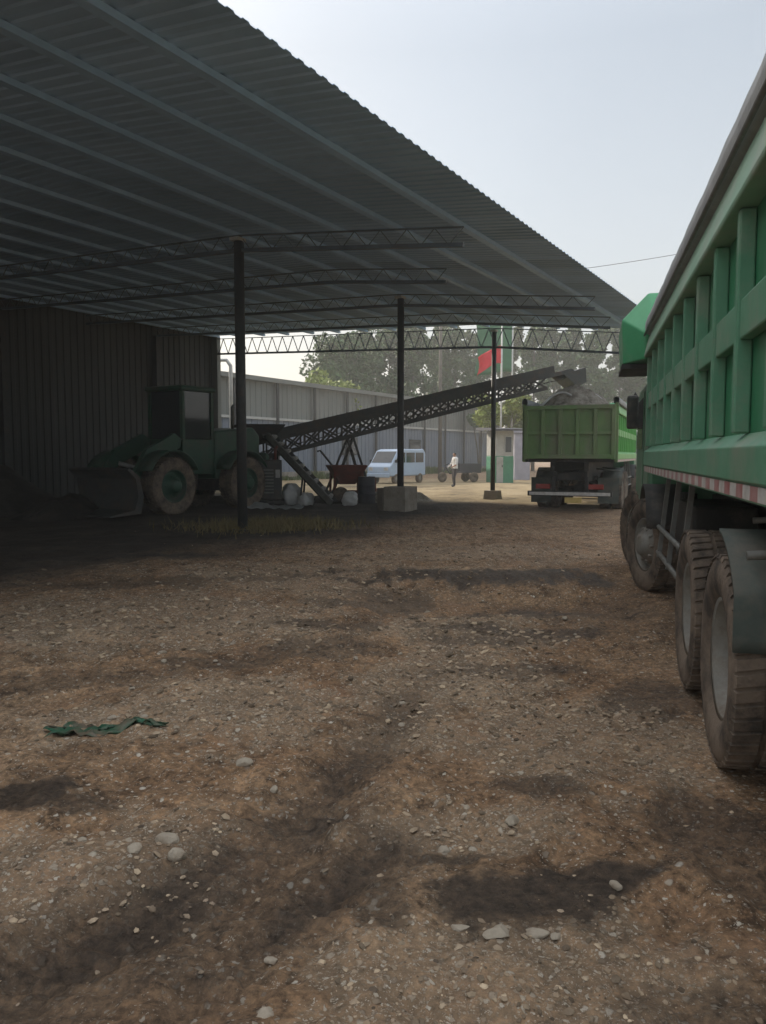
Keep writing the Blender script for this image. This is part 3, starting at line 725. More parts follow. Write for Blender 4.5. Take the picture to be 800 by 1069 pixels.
    # mudguards: arched plates over the front wheels and flaps by the rear bogie
    for s in (1, -1):
        for ax in AX[2:]:
            def fn(u, v, ax=ax, s=s):
                a = R(20)+u*R(140); return (ax+.70*math.cos(a), s*(.86+v*.40), .55+.70*math.sin(a))
            if ax < 10: MB().grid(fn, 14, 1).build('mudguard', M['chassis'], t, solid=.02)
        m = MB()
        def fl(u, v, s=s):
            a = R(62)+u*R(70)
            return (4.1-.66*math.cos(a)*-1-.92*0-1.0*(u**2)*.0, s*(.72+v*.52), .55+.67*math.sin(a))
        # quarter guard that hangs behind the rearmost wheel
        def qf(u, v, s=s):
            a = R(96)+u*R(62)
            xx = 4.1+.66*math.cos(a); zz = .56+.66*math.sin(a)
            if u > .75: xx = 4.1+.66*math.cos(R(96)+.75*R(62)); zz = .56+.66*math.sin(R(96)+.75*R(62))-(u-.75)*1.05
            return (xx, s*(.70+v*.555), zz)
        MB().grid(qf, 16, 1).build('mudguard', M['flap'], t, solid=.022)
        MB().tube([(3.62, s*.45, 1.20), (3.62, s*1.20, 1.14)], .022, 8).build('guard_bracket', M['dustmetal'], t)
        MB().tube([(5.05, s*.45, 1.22), (5.05, s*.9, 1.19)], .02, 8).build('guard_bracket', M['dustmetal'], t)
        # side gear between the axles
        m = MB().box(6.55, 7.75, *sorted((s*.56, s*1.06)), .62, 1.18) if s > 0 else MB().tube([(6.5, -.82, .88), (7.9, -.82, .88)], .28, 18)
        m.build('fuel_tank' if s < 0 else 'toolbox', M['chassis'], t, bevel=.03)
        m = MB()
        for zz in (.60, .86): m.tube([(6.2, s*1.18, zz), (8.2, s*1.18, zz)], .024, 8)
        for xx in (6.3, 7.2, 8.1): m.bar((xx, s*1.18, .56), (xx, s*1.10, 1.40), .04, .05)
        m.build('side_guard', M['dustmetal'], t)
        m = MB()
        for q in range(3): m.tube([(8.35+q*.16, s*.86, .74), (8.35+q*.16, s*.86, 1.2)], .065, 10)
        m.build('air_tank', M['chassis'], t)
    # rear underrun bar with strip, lamps and plate
    m = MB().box(1.72, 1.84, -1.15, 1.15, .46, .60)
    for s in (1, -1): m.box(1.86, 1.96, s*.45-.05, s*.45+.05, .50, 1.0)
    rb = m.build('rear_bumper', M['chassis'], t, bevel=.01)
    MB().box(1.708, 1.718, -1.10, 1.10, .485, .575).build('white_marking', M['white'], rb)
    for s in (1, -1):
        MB().box(1.70, 1.78, s*.72-.2, s*.72+.2, .66, .80).build('tail_lamp', M['lampred'], rb, bevel=.015)
    MB().box(1.74, 1.755, -.34, .12, .28, .43).build('number_plate', M['yellow'], rb)
    for s in (1, -1):
        MB().box(2.75, 2.77, s*.95-.29, s*.95+.29, .22, .95).build('mud_flap', M['flap'], t)
    return t
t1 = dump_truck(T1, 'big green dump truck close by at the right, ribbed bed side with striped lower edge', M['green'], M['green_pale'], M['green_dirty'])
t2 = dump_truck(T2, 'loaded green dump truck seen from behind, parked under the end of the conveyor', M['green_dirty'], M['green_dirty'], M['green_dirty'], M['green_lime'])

# soil load heaped in the farther truck
def load_fn(u, v):
    x = 1.75+u*7.2; y = (v-.5)*2.16
    e = max(0, 1-(abs(2*v-1))**2.2)*min(1, u*7)*min(1, (1-u)*6)
    e2 = .55+.35*math.sin(u*7+.6)+.3*u
    return (x, y, 2.78+e*e2*.80+.40*float(fbm(np.array([x]), np.array([y]), 2.2, 61, 4, .65)[0]))
ld = MB().grid(load_fn, 60, 24).build('soil_load', M['load']); ld.location = (T2['loc'][0], T2['loc'][1], 0); ld.rotation_euler = (0, 0, T2['rz'])
tag(ld, 'brown soil heaped up in the bed of the farther truck', 'soil')
c, s_ = math.cos(T2['rz']), math.sin(T2['rz'])
def t2p(x, y, z): return (T2['loc'][0]+c*x-s_*y, T2['loc'][1]+s_*x+c*y, z)
def hoop(x, y0, y1, z0, h):
    return MB().tube([t2p(x+.15*math.sin(k/10*math.pi), y0+(y1-y0)*k/10, z0+h*math.sin(k/10*math.pi)) for k in range(11)], .035, 7)
tag(hoop(2.3, .95, -.25, 2.95, .42).build('cover_hoop', M['sack']), 'larger pale bent hoop standing on the soil load, left one', 'hoop', 'pale hoops on the soil load')
tag(hoop(2.7, .05, -.85, 3.0, .34).build('cover_hoop', M['sack']), 'smaller pale bent hoop on the soil load, right one', 'hoop', 'pale hoops on the soil load')

# ------------------------------------------------------------------ wheel loader
lx, ly, _ = shed(3.75, 5.6)
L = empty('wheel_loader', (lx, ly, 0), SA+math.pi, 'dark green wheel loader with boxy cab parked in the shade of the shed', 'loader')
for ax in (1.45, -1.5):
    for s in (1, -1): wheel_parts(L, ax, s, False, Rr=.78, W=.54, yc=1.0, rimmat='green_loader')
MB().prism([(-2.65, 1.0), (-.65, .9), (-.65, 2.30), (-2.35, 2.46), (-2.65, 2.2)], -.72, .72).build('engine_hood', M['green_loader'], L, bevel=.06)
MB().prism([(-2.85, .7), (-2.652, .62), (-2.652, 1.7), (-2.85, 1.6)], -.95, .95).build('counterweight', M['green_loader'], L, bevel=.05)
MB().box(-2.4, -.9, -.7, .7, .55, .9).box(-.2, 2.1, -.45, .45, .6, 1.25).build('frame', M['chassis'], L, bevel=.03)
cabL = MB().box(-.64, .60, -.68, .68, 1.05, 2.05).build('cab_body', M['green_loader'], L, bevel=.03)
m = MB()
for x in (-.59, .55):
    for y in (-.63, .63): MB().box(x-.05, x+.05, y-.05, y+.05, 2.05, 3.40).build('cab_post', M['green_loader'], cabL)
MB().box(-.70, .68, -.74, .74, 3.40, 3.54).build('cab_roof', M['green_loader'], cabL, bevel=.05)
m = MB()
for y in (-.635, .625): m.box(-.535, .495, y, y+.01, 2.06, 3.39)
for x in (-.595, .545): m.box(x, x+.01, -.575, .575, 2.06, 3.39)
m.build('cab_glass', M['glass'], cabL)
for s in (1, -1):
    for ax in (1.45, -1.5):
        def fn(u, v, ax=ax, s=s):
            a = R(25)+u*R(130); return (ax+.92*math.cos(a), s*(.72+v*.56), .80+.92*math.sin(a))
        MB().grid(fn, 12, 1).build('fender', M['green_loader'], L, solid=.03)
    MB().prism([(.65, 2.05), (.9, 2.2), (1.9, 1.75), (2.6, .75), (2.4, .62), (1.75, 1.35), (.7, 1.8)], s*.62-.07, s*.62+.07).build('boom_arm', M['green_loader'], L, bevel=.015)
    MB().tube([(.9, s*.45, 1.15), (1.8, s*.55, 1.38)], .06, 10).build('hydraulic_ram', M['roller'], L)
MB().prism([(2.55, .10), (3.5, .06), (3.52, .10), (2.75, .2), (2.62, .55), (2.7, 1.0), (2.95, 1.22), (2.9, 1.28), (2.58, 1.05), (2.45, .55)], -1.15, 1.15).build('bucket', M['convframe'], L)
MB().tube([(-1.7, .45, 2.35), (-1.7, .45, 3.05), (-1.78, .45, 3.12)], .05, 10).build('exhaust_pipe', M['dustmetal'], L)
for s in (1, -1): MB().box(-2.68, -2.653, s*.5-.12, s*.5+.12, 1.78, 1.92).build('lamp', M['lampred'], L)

# ------------------------------------------------------------------ belt conveyor
A = Vector((-4.34, 26.3, 2.0)); Bv = Vector((6.75, 29.35, 4.70))
hv = (Bv-A); hv.z = 0; Lh = hv.length; ca = math.atan2(hv.y, hv.x); slope = (Bv.z-A.z)/Lh
cv = empty('belt_conveyor', (A.x, A.y, 0), ca, 'long dark inclined belt conveyor rising from left to right over the farther truck', 'conveyor')
zc = lambda x: A.z+slope*x
m = MB()
for s in (1, -1):
    m = MB(); y = s*.44; n = 16; dep = .54
    m.bar((-.2, y, zc(-.2)), (Lh+.2, y, zc(Lh+.2)), .10, .14)
    m.bar((.3, y, zc(.3)-dep), (Lh-.8, y, zc(Lh-.8)-dep*.8), .09, .13)
    for k in range(n):
        x0 = .3+(Lh-1.1)*k/n; x1 = .3+(Lh-1.1)*(k+1)/n
        d0 = dep*(1-.2*k/n); d1 = dep*(1-.2*(k+1)/n)
        m.bar((x0, y, zc(x0)-d0), (x0, y, zc(x0)), .06); m.bar((x0, y, zc(x0)), (x1, y, zc(x1)-d1), .06); m.bar((x0, y, zc(x0)-d0), (x1, y, zc(x1)), .06)
    m.build('side_frame', M['convframe'], cv)
    MB().bar((.6, s*.40, zc(.6)+.20), (Lh-.5, s*.40, zc(Lh-.5)+.20), .03, .26).build('skirt_board', M['convframe'], cv)
m = MB()
m.bar((-.1, 0, zc(-.1)+.06), (Lh+.15, 0, zc(Lh+.15)+.06), .70, .03); m.bar((.2, 0, zc(.2)-.34), (Lh, 0, zc(Lh)-.24), .70, .02)
m.build('belt', M['belt'], cv)
for k in range(15):
    x = .5+k*(Lh-1)/14
    MB().tube([(x, -.39, zc(x)-.02), (x, .39, zc(x)-.02)], .045, 8).build('roller', M['roller'], cv)
for x in (-.15, Lh+.2):
    MB().tube([(x, -.40, zc(x)-.12), (x, .40, zc(x)-.12)], .20, 16).build('drum', M['convframe'], cv)
m = MB().prism([(Lh-.15, zc(Lh)-.1), (Lh+.75, zc(Lh)+.18), (Lh+.8, zc(Lh)-.35), (Lh+.45, zc(Lh)-.55)], -.50, .50).build('discharge_hood', M['convframe'], cv)
m = MB()
sec0 = [(-.7, -.75), (.9, -.75), (.9, .75), (-.7, .75)]; sec1 = [(-.2, -.3), (.5, -.3), (.5, .3), (-.2, .3)]
m.add([(x, y, zc(0)+.62) for x, y in sec0]+[(x, y, zc(0)+.10) for x, y in sec1], [(0, 1, 5, 4), (1, 2, 6, 5), (2, 3, 7, 6), (3, 0, 4, 7)])
m.build('tail_hopper', M['convframe'], cv, solid=.03)
for x, dx, w in ((.5, .0, .09), (3.3, -.9, .08), (3.3, .7, .08)):
    m = MB()
    for s in (1, -1): m.bar((x, s*.44, zc(x)-.55), (x+dx, s*.62, -.05), w)
    m.bar((x+dx*.5, -.5, zc(x)*.5-.2), (x+dx*.5, .5, zc(x)*.5-.2), .06)
    m.build('leg', M['convframe'], cv)

# short steep feeder in front of the conveyor tail
fd = empty('feeder_conveyor', (-3.75, 25.55, 0), 0., 'short steep feeder with pale rollers leaning up to the conveyor tail', 'feeder')
p0, p1 = Vector((2.15, -1.5, .12)), Vector((-.05, .1, 2.25)); dd = (p1-p0)
for s in (1, -1):
    MB().bar(p0+Vector((0, s*.38, 0)), p1+Vector((0, s*.38, 0)), .07, .20).build('side_frame', M['dustmetal'], fd)
MB().bar(p0, p1, .62, .05).build('belt', M['belt'], fd)
for k in range(9):
    q = p0+dd*(k+.5)/9+Vector((.07, 0, .07)); MB().tube([q+Vector((0, -.33, 0)), q+Vector((0, .33, 0))], .075, 10).build('roller', M['roller'], fd)
for x, z in ((.25, 1.85), (1.2, .95)):
    for s in (1, -1): MB().bar((x, s*.38-(.33 if z > 1 else .85), z-.1), (x-.1, s*.5-(.33 if z > 1 else .85), -.05), .06).build('leg', M['convframe'], fd)

# rusty red feed hopper on wheels
rx, ry = -1.25, 26.2
hpz = empty('feed_hopper', (rx, ry, 0), .25, 'rusty red brown hopper machine on a frame beside the steep feeder', 'hopper')
m = MB(); m.add([(x, y, 1.25) for x, y in ((-.62, -.5), (.62, -.5), (.62, .5), (-.62, .5))]+[(x, y, .62) for x, y in ((-.25, -.22), (.25, -.22), (.25, .22), (-.25, .22))],
      [(0, 1, 5, 4), (1, 2, 6, 5), (2, 3, 7, 6), (3, 0, 4, 7)]); m.build('hopper_bin', M['rust'], hpz, solid=.04)
m = MB()
for x in (-.5, .5):
    for y in (-.4, .4): m.bar((x, y, .0), (x*.95, y*.95, 1.0), .07)
for y in (-.4, .4): m.bar((-.5, y, .35), (.5, y, .35), .06)
m.build('frame', M['rust'], hpz)
MB().box(.55, 1.0, -.25, .25, .35, .85).build('motor', M['rust'], hpz, bevel=.06)
MB().lathe([(.001, -.06), (.26, -.06), (.28, 0), (.26, .06), (.001, .06)], 24, (-.3, -.52, .26)).build('wheel', M['tyre'], hpz)
MB().tube([(-.45, 0, 1.2), (-.9, 0, 1.75), (-1.0, 0, 1.72)], .035, 8).build('lever', M['convframe'], hpz)

# dark plant cabinet at the conveyor foot
gn = empty('generator', (-3.72, 24.0, 0), .12, 'dark boxy machine cabinet with slats standing right of the near column, behind the tarpaulin', 'generator')
MB().box(-.55, .55, -.4, .4, .22, 1.45).build('housing', M['convframe'], gn, bevel=.03)
m = MB().box(-.62, .62, -.46, .46, .08, .22); m.build('skid', M['chassis'], gn, bevel=.02)
m = MB().box(-.45, .30, -.43, -.403, .42, .46)
for q in range(1, 8): m.box(-.45, .30, -.43, -.403, .42+q*.10, .46+q*.10)
m.build('louvre', M['dustmetal'], gn)
MB().tube([(.35, .1, 1.44), (.35, .1, 1.80), (.42, .1, 1.88)], .045, 8).build('exhaust_pipe', M['rust'], gn)
MB().box(.36, .50, -.42, -.403, .9, 1.15).build('control_panel', M['roller'], gn)

# sacks, sheet, bricks
def sack(loc, sx, sy, sz, rot, seed, label):
    def fn(u, v):
        a = u*2*math.pi; b = (v-.5)*math.pi
        cx = math.copysign(abs(math.cos(a))**.6, math.cos(a))*max(.0, math.cos(b))**.45; cy = math.copysign(abs(math.sin(a))**.6, math.sin(a))*max(.0, math.cos(b))**.45
        z = math.sin(b)
        k = 1+.07*math.sin(5*a+seed+3*b)+.06*math.sin(9*b+seed*2+2*a)+.04*math.sin(13*a-7*b)
        return (sx*cx*k, sy*cy*k, sz*(z*.5+.48)*(1+.12*math.sin(3*a+seed)))
    o = MB().grid(fn, 28, 14).build('sack', M['sack']); o.location = loc; o.rotation_euler = (0, 0, rot)
    return tag(o, label, 'sack', 'white woven sacks by the feeder')
sack((-2.95, 24.6, -.02), .30, .25, .66, .3, 1, 'tallest white woven sack standing left of the feeder foot')
sack((-2.45, 24.3, -.02), .24, .22, .40, .9, 3, 'short white woven sack in front of the feeder foot')
sack((-1.05, 24.2, -.02), .27, .23, .44, 1.4, 5, 'white woven sack at the right, near the rusty hopper')
def sheet_fn(u, v):
    x = -3.35+(u-.5)*1.7; y = 23.2+(v-.5)*1.1
    x += .12*math.sin(v*5); y += .1*math.sin(u*7)
    return (x, y, gz(x, y)+.03+.16*max(0, math.sin(u*5.2+v*2))*math.sin(v*math.pi)+.02*math.sin(u*30+v*11))
tag(MB().grid(sheet_fn, 36, 20).build('tarpaulin', M['tarp'], solid=.01), 'crumpled pale tarpaulin lying on the dark floor right of the near column', 'tarpaulin')
dm = empty('oil_drum', (-.55, 25.6, 0), .4, 'dull blue grey oil drum standing by the rusty hopper', 'drum')
MB().tube([(0, 0, 0), (0, 0, .02), (0, 0, .29), (0, 0, .30), (0, 0, .31), (0, 0, .58), (0, 0, .59), (0, 0, .60), (0, 0, .87), (0, 0, .88)], [.285, .29, .285, .30, .285, .285, .30, .285, .285, .29], 24).build('drum_body', M['awning'], dm)
MB().tube([(.12, .05, .875), (.12, .05, .90)], .035, 10).build('cap', M['roller'], dm)
for i_, (x_, y_, L2, z_, a_, lb) in enumerate(((-4.6, 25.2, 3.4, .06, .10, 'lowest dark timber beam on the floor left of the feeder'), (-4.5, 25.4, 3.0, .20, .16, 'dark timber beam lying across the lowest beam'), (-4.3, 25.9, 2.6, .07, -.12, 'shorter timber beam behind the other two'))):
    b_ = MB().box(-L2/2, L2/2, -.07, .07, -.065, .065).build('timber_beam', M['wood'], bevel=.01); b_.location = (x_, y_, z_); b_.rotation_euler = (0, 0, a_)
    tag(b_, lb, 'beam', 'timber beams on the shed floor')
rb_ = heap_fn(3.6, 1.6, .55, 33, None).build('rubble_heap', M['load']); rb_.location = (.2, 26.6, -.02); rb_.rotation_euler = (0, 0, .3)
tag(rb_, 'low heap of pale rubble behind the concrete footing of the middle column', 'heap', kind='thing')
rb_ = heap_fn(3.0, 1.4, .5, 37, None).build('soil_heap', M['soil']); rb_.location = (-2.4, 25.9, -.02); rb_.rotation_euler = (0, 0, .1)
tag(rb_, 'small dark spill of soil under the steep feeder', 'heap', kind='thing')
m = MB()
for iz in range(3):
    for ix in range(9-iz):
        for iy in range(3):
            if random.random() < .12: continue
            x = -1.05+ix*.235+iz*.11+random.uniform(-.02, .02); y = 29.0+iy*.13+random.uniform(-.01, .01)
            m.box(x, x+.22, y, y+.115, iz*.115, iz*.115+.108)
tag(m.build('brick_pile', M['brick']), 'low pile of pale pink bricks left of the concrete footing', 'brick pile')

# ------------------------------------------------------------------ long building along the yard
bx0, by0, _ = shed(21.3, 20.4)
LB = empty('long_building', (bx0, by0, 0), SA, 'long grey building with blue grey lower wall and dark posts beyond the shed', 'building')
def corr(x0, x1, z0, z1, y, m):
    us = []; u = x0
    while u < x1: us += [(u, 0), (u+.22, 0), (u+.26, -.04), (u+.48, -.04)]; u += .52
    us.append((x1, 0)); n = len(us)
    b = MB(); b.add([(a, y+h_, z) for z in (z0, z1) for a, h_ in us], [(i, i+1, n+i+1, n+i) for i in range(n-1)]); return b
corr(-9, 42, 3.96, 6.15, 0, None).build('upper_wall', M['gwall'], LB, solid=.01)
corr(-9, 42, .5, 3.80, -.10, None).build('lower_wall', M['bwall'], LB, solid=.01)
MB().box(-9, 42, -.24, -.06, -.1, .5).build('plinth', M['concrete'], LB)
MB().box(-9, 42, -.26, .02, 3.80, 3.95).build('trim_band', M['trimpale'], LB)
MB().box(-9.2, 42.2, -.45, .1, 6.15, 6.32).build('eaves', M['gwall'], LB)
MB().prism([(-.44, 6.325), (.1, 6.325), (9.5, 7.2), (9.5, 7.3), (-.44, 6.42)], -9.2, 42.2, 'x').build('roof', M['gwall'], LB)
MB().box(-9, 42, .12, 9.4, -.1, 6.14).build('end_wall', M['gwall'], LB)
for k in range(13):
    x = -7+k*4
    MB().box(x-.11, x+.11, -.34, -.262, 0, 6.14).build('post', M['steel'], LB)
for x in (13.5, 23.5):
    f_ = MB().box(x-1.0, x+1.0, -.20, -.15, 1.6, 2.9).build('window', M['steel'], LB)
    MB().box(x-.92, x+.92, -.225, -.203, 1.68, 2.82).build('pane', M['glass'], f_)

wx = rng.uniform(-5, 41, 9000); wy = -.35-np.abs(rng.normal(0, .45, 9000)); wc, ws = math.cos(SA), math.sin(SA)
WX = bx0+wx*wc-wy*ws; WY = by0+wx*ws+wy*wc; wz = ground_fields(WX, WY)[0]; wh = .42*rng.uniform(.3, 1.2, 9000)*(.4+1.2*vn(wx*.5, wy*0, 77)); wa = rng.uniform(0, 6.28, 9000)
VV = np.stack([np.stack([WX-.05*np.cos(wa), WY-.05*np.sin(wa), wz-.02], 1), np.stack([WX+.05*np.cos(wa), WY+.05*np.sin(wa), wz-.02], 1), np.stack([WX+.12*np.cos(wa*3), WY+.12*np.sin(wa*3), wz+wh], 1)], 1).reshape(-1, 3)
tag(npmesh('weeds', VV, np.arange(27000).reshape(-1, 3), M['leafB']), 'green weeds growing along the foot of the blue grey wall', 'weeds', kind='stuff')
# pale standpipe with a bent top near the shed corner
sp = MB().tube([(-7.12, 36.2, -.1), (-7.12, 36.2, 5.4), (-7.12, 36.2, 5.75), (-7.3, 36.2, 6.02), (-7.6, 36.2, 6.02), (-7.75, 36.2, 5.8)], [.09, .09, .085, .085, .085, .08], 12).build('vent_pipe', M['pole'])
tag(sp, 'pale upright vent pipe with a bent top beside the shed corner', 'pipe')

# gatehouse hut
gh = empty('gatehouse', (6.75, 45.0, 0), .25, 'narrow white and green hut under a dark awning beyond the slim column', 'hut')
MB().box(-.45, .65, -.7, .7, 1.55, 3.0).build('upper_wall', M['hutwhite'], gh, bevel=.02)
MB().box(-.46, .66, -.71, .71, -.1, 1.54).build('lower_wall', M['hutgreen'], gh, bevel=.02)
MB().prism([(-1.35, 2.98), (1.0, 3.06), (1.0, 3.22), (-1.35, 3.08)], -1.0, 1.6, 'x').build('awning', M['awning'], gh)
f_ = MB().box(.08, .55, -.735, -.705, 1.7, 2.7).build('window', M['trimpale'], gh); MB().box(.13, .50, -.75, -.737, 1.76, 2.64).build('pane', M['glass'], f_)
d_ = MB().box(-.40, .0, -.745, -.713, 0, 1.5).build('door', M['hutwhite'], gh); MB().box(-.09, -.04, -.78, -.747, .9, 1.02).build('handle', M['steel'], d_)
gp = MB().box(8.5, 9.5, 49.6, 50.4, -.1, 3.0).box(8.4, 9.6, 49.5, 50.5, 3.002, 3.15).build('gate_pillar', M['lilac'], bevel=.02)
tag(gp, 'pale lilac gate pillar standing right of the white and green hut', 'pillar')

# flagpoles
def cloth(name, parent, w, h, x0, z0, m, sgn=-1, droop=.3):
    def fn(u, v):
        return (x0+sgn*w*u*(1-.08*math.sin(v*3)), .18*math.sin(u*8+v*2)*u, z0+h*v-droop*u*u+.05*math.sin(u*7+v))
    return MB().grid(fn, 24, 12).build(name, m, parent, solid=.01)
def flagpole(x, y, h, label):
    f = empty('flagpole', (x, y, 0), 0, label, 'flagpole', 'flagpoles beyond the shed')
    MB().tube([(0, 0, -.1), (0, 0, h)], [.07, .045], 12).build('pole', M['pole'], f)
    MB().lathe([(.001, -.08), (.08, 0), (.001, .08)], 12, (0, 0, h+.06)).build('finial', M['pole'], f)
    MB().box(-.3, .3, -.3, .3, -.1, .35).build('base', M['concrete'], f)
    return f
f1 = flagpole(7.35, 48, 10.6, 'white flagpole flying a red flag seen under the conveyor head')
cloth('flag', f1, 1.5, 1.05, 0, 7.25, M['flagred'], -1, .75)
f2 = flagpole(8.6, 51.5, 12.5, 'white flagpole with a large hanging green cloth behind the red flag')
cloth('flag', f2, 2.5, 3.6, 0, 7.1, M['flaggreen'], -1, .25)

# ------------------------------------------------------------------ van
vn_ = empty('van', (.85, 44.0, 0), R(235), 'small pale blue white van parked by the blue grey wall behind the footing', 'van')
body = MB().prism([(-1.8, .42), (1.85, .42), (1.95, .62), (1.93, .95), (1.65, 1.15), (1.05, 1.85), (.7, 1.93), (-1.6, 1.95), (-1.8, 1.7)], -.76, .76).build('body', M['vanpaint'], vn_, bevel=.07)
MB().prism([(1.62, 1.19), (1.642, 1.19), (1.112, 1.80), (1.09, 1.80)], -.66, .66).build('windscreen', M['glass'], vn_)
for s in (1, -1):
    a, b = sorted((s*.762, s*.772))
    for x0, x1, x2 in ((.38, 1.38, .98), (-.6, .28, .28), (-1.55, -.7, -.7)):
        MB().prism([(x0, 1.18), (x1, 1.18), (x2, 1.74), (x0, 1.74)], a, b).build('window', M['glass'], vn_)
    for x in (1.25, -1.2):
        w = empty('wheel', (x, s*.68, .28)); w.parent = vn_
        MB().lathe([(.16, -.09), (.27, -.09), (.285, -.05), (.285, .05), (.27, .09), (.16, .09)], 24).build('tyre', M['tyre'], w)
        MB().lathe([(.001, s*.07), (.10, s*.08), (.165, s*.06), (.165, -s*.06)], 20).build('rim', M['rim'], w)
    MB().box(1.915, 1.955, s*.52-.13, s*.52+.13, .74, .92).build('headlight', M['white'], vn_, bevel=.01)
    MB().box(1.35, 1.45, *sorted((s*.78, s*.95)), 1.18, 1.34).build('mirror', M['chassis'], vn_, bevel=.02)
MB().box(1.90, 2.0, -.76, .76, .36, .60).build('bumper', M['vanpaint'], vn_, bevel=.04)
# dark tricycle cart behind the person
tc_ = empty('cargo_tricycle', (4.6, 45.5, 0), R(200), 'dark blue cargo tricycle parked against the wall behind the standing person', 'tricycle')
MB().box(-1.1, .25, -.5, .5, .55, .62).box(-1.1, .25, -.5, -.46, .622, 1.1).box(-1.1, .25, .46, .5, .622, 1.1).box(-1.1, -1.06, -.455, .455, .622, 1.1).build('cargo_box', M['awning'], tc_)
m = MB().tube([(.25, 0, .6), (.7, 0, .5), (1.0, 0, .95)], .04, 8); m.tube([(1.0, 0, .95), (1.18, 0, .3)], .035, 8); m.build('frame', M['awning'], tc_)
MB().tube([(.92, -.32, 1.1), (1.0, 0, .98), (.92, .32, 1.1)], .022, 8).build('handlebar', M['chassis'], tc_)
MB().box(.3, .68, -.14, .14, .66, .76).build('saddle', M['chassis'], tc_, bevel=.03)
for x, y in ((1.18, 0), (-.6, .56), (-.6, -.56)):
    MB().lathe([(.17, -.04), (.28, -.05), (.30, 0), (.28, .05), (.17, .04), (.03, .03), (.03, -.03), (.17, -.04)], 20, (x, y, .30)).build('wheel', M['tyre'], tc_)

# ------------------------------------------------------------------ person
def person():
    me = bpy.data.meshes.new('person')
    J = [((0, 0, .96), .155), ((0, 0, 1.12), .14), ((0, .02, 1.30), .165), ((0, .0, 1.44), .13), ((0, -.01, 1.52), .058), ((0, -.03, 1.60), .085), ((0, -.03, 1.70), .085),
         ((-.10, 0, .88), .095), ((-.13, -.03, .50), .062), ((-.14, .03, .09), .045), ((-.14, -.12, .04), .045),
         ((.10, 0, .88), .095), ((.16, -.12, .50), .062), ((.17, -.10, .09), .045), ((.17, -.24, .04), .045),
         ((-.19, 0, 1.40), .062), ((-.25, -.06, 1.14), .047), ((-.22, -.27, 1.02), .036), ((-.21, -.34, 1.0), .04),
         ((.19, 0, 1.40), .062), ((.26, -.04, 1.13), .047), ((.22, -.24, 1.0), .036), ((.21, -.32, .98), .04)]
    Ed = [(0, 1), (1, 2), (2, 3), (3, 4), (4, 5), (5, 6), (0, 7), (7, 8), (8, 9), (9, 10), (0, 11), (11, 12), (12, 13), (13, 14), (3, 15), (15, 16), (16, 17), (17, 18), (3, 19), (19, 20), (20, 21), (21, 22)]
    me.from_pydata([j[0] for j in J], Ed, [])
    o = bpy.data.objects.new('person', me); COL.objects.link(o)
    sk = o.modifiers.new('skin', 'SKIN'); o.modifiers.new('sub', 'SUBSURF').levels = 2
    o.modifiers['sub'].render_levels = 2
    for i, j in enumerate(J): me.skin_vertices[0].data[i].radius = (j[1], j[1]*(.8 if i < 4 else 1))
    me.skin_vertices[0].data[0].use_root = True
    dg = bpy.context.evaluated_depsgraph_get(); ev = bpy.data.meshes.new_from_object(o.evaluated_get(dg))
    o.modifiers.clear(); o.data = ev; ev.name = 'person'; ev.materials.clear(); ev.materials.append(M['skin'])
    # clothing: shells grown off the body surface
    def shell(name, test, off, m):
        nv = {}; vs = []; fs = []
        for p in ev.polygons:
            if test(p.center):
                f = []
                for vi in p.vertices:
                    if vi not in nv:
                        nv[vi] = len(vs); v = ev.vertices[vi]; vs.append(v.co+v.normal*off)
                    f.append(nv[vi])
                fs.append(f)
        b = MB(); b.add(vs, fs, True); return b.build(name, m, o)
    shell('shirt', lambda c: (.93 < c.z < 1.49 and abs(c.x) < .20) or (1.12 < c.z < 1.49), .016, M['shirt'])
    shell('trousers', lambda c: .09 < c.z < .98 and abs(c.x) < .215 and c.y > -.22, .014, M['trousers'])
    shell('shoe', lambda c: c.z < .10, .012, M['chassis'])
    shell('hair', lambda c: c.z > 1.63 and (c.y > -.06 or c.z > 1.72), .014, M['hair'])
    MB().box(-.012, .012, -.135, -.11, 1.615, 1.655).build('nose', M['skin'], o, bevel=.006)
    return o
pr = person(); pr.location = (3.62, 38.6, 0.0); pr.rotation_euler = (0, 0, R(-70))
tag(pr, 'person in a white shirt and dark trousers standing on the sunlit sand', 'person')

# ------------------------------------------------------------------ trees and shrubs
def leaves(centres, radii, n, size, flatten=1.0):
    k = len(centres); pick = rng.integers(0, k, n)
    d = rng.normal(0, 1, (n, 3)); d /= np.linalg.norm(d, axis=1)[:, None]
    r = rng.uniform(.35, 1, n)**.6
    C = np.array(centres)[pick]+d*(np.array(radii)[pick]*r)[:, None]*np.array([1, 1, flatten])
    nrm = rng.normal(0, 1, (n, 3))+np.array([0, 0, .5]); nrm /= np.linalg.norm(nrm, axis=1)[:, None]
    a = np.cross(nrm, rng.normal(0, 1, (n, 3))); a /= np.linalg.norm(a, axis=1)[:, None]; b = np.cross(nrm, a)
    s = size*rng.uniform(.5, 1.3, n)
    VV = np.stack([C-a*s[:, None], C+b*(s*.55)[:, None], C+a*s[:, None], C-b*(s*.55)[:, None]], 1).reshape(-1, 3)
    return VV, np.arange(n*4).reshape(-1, 4)
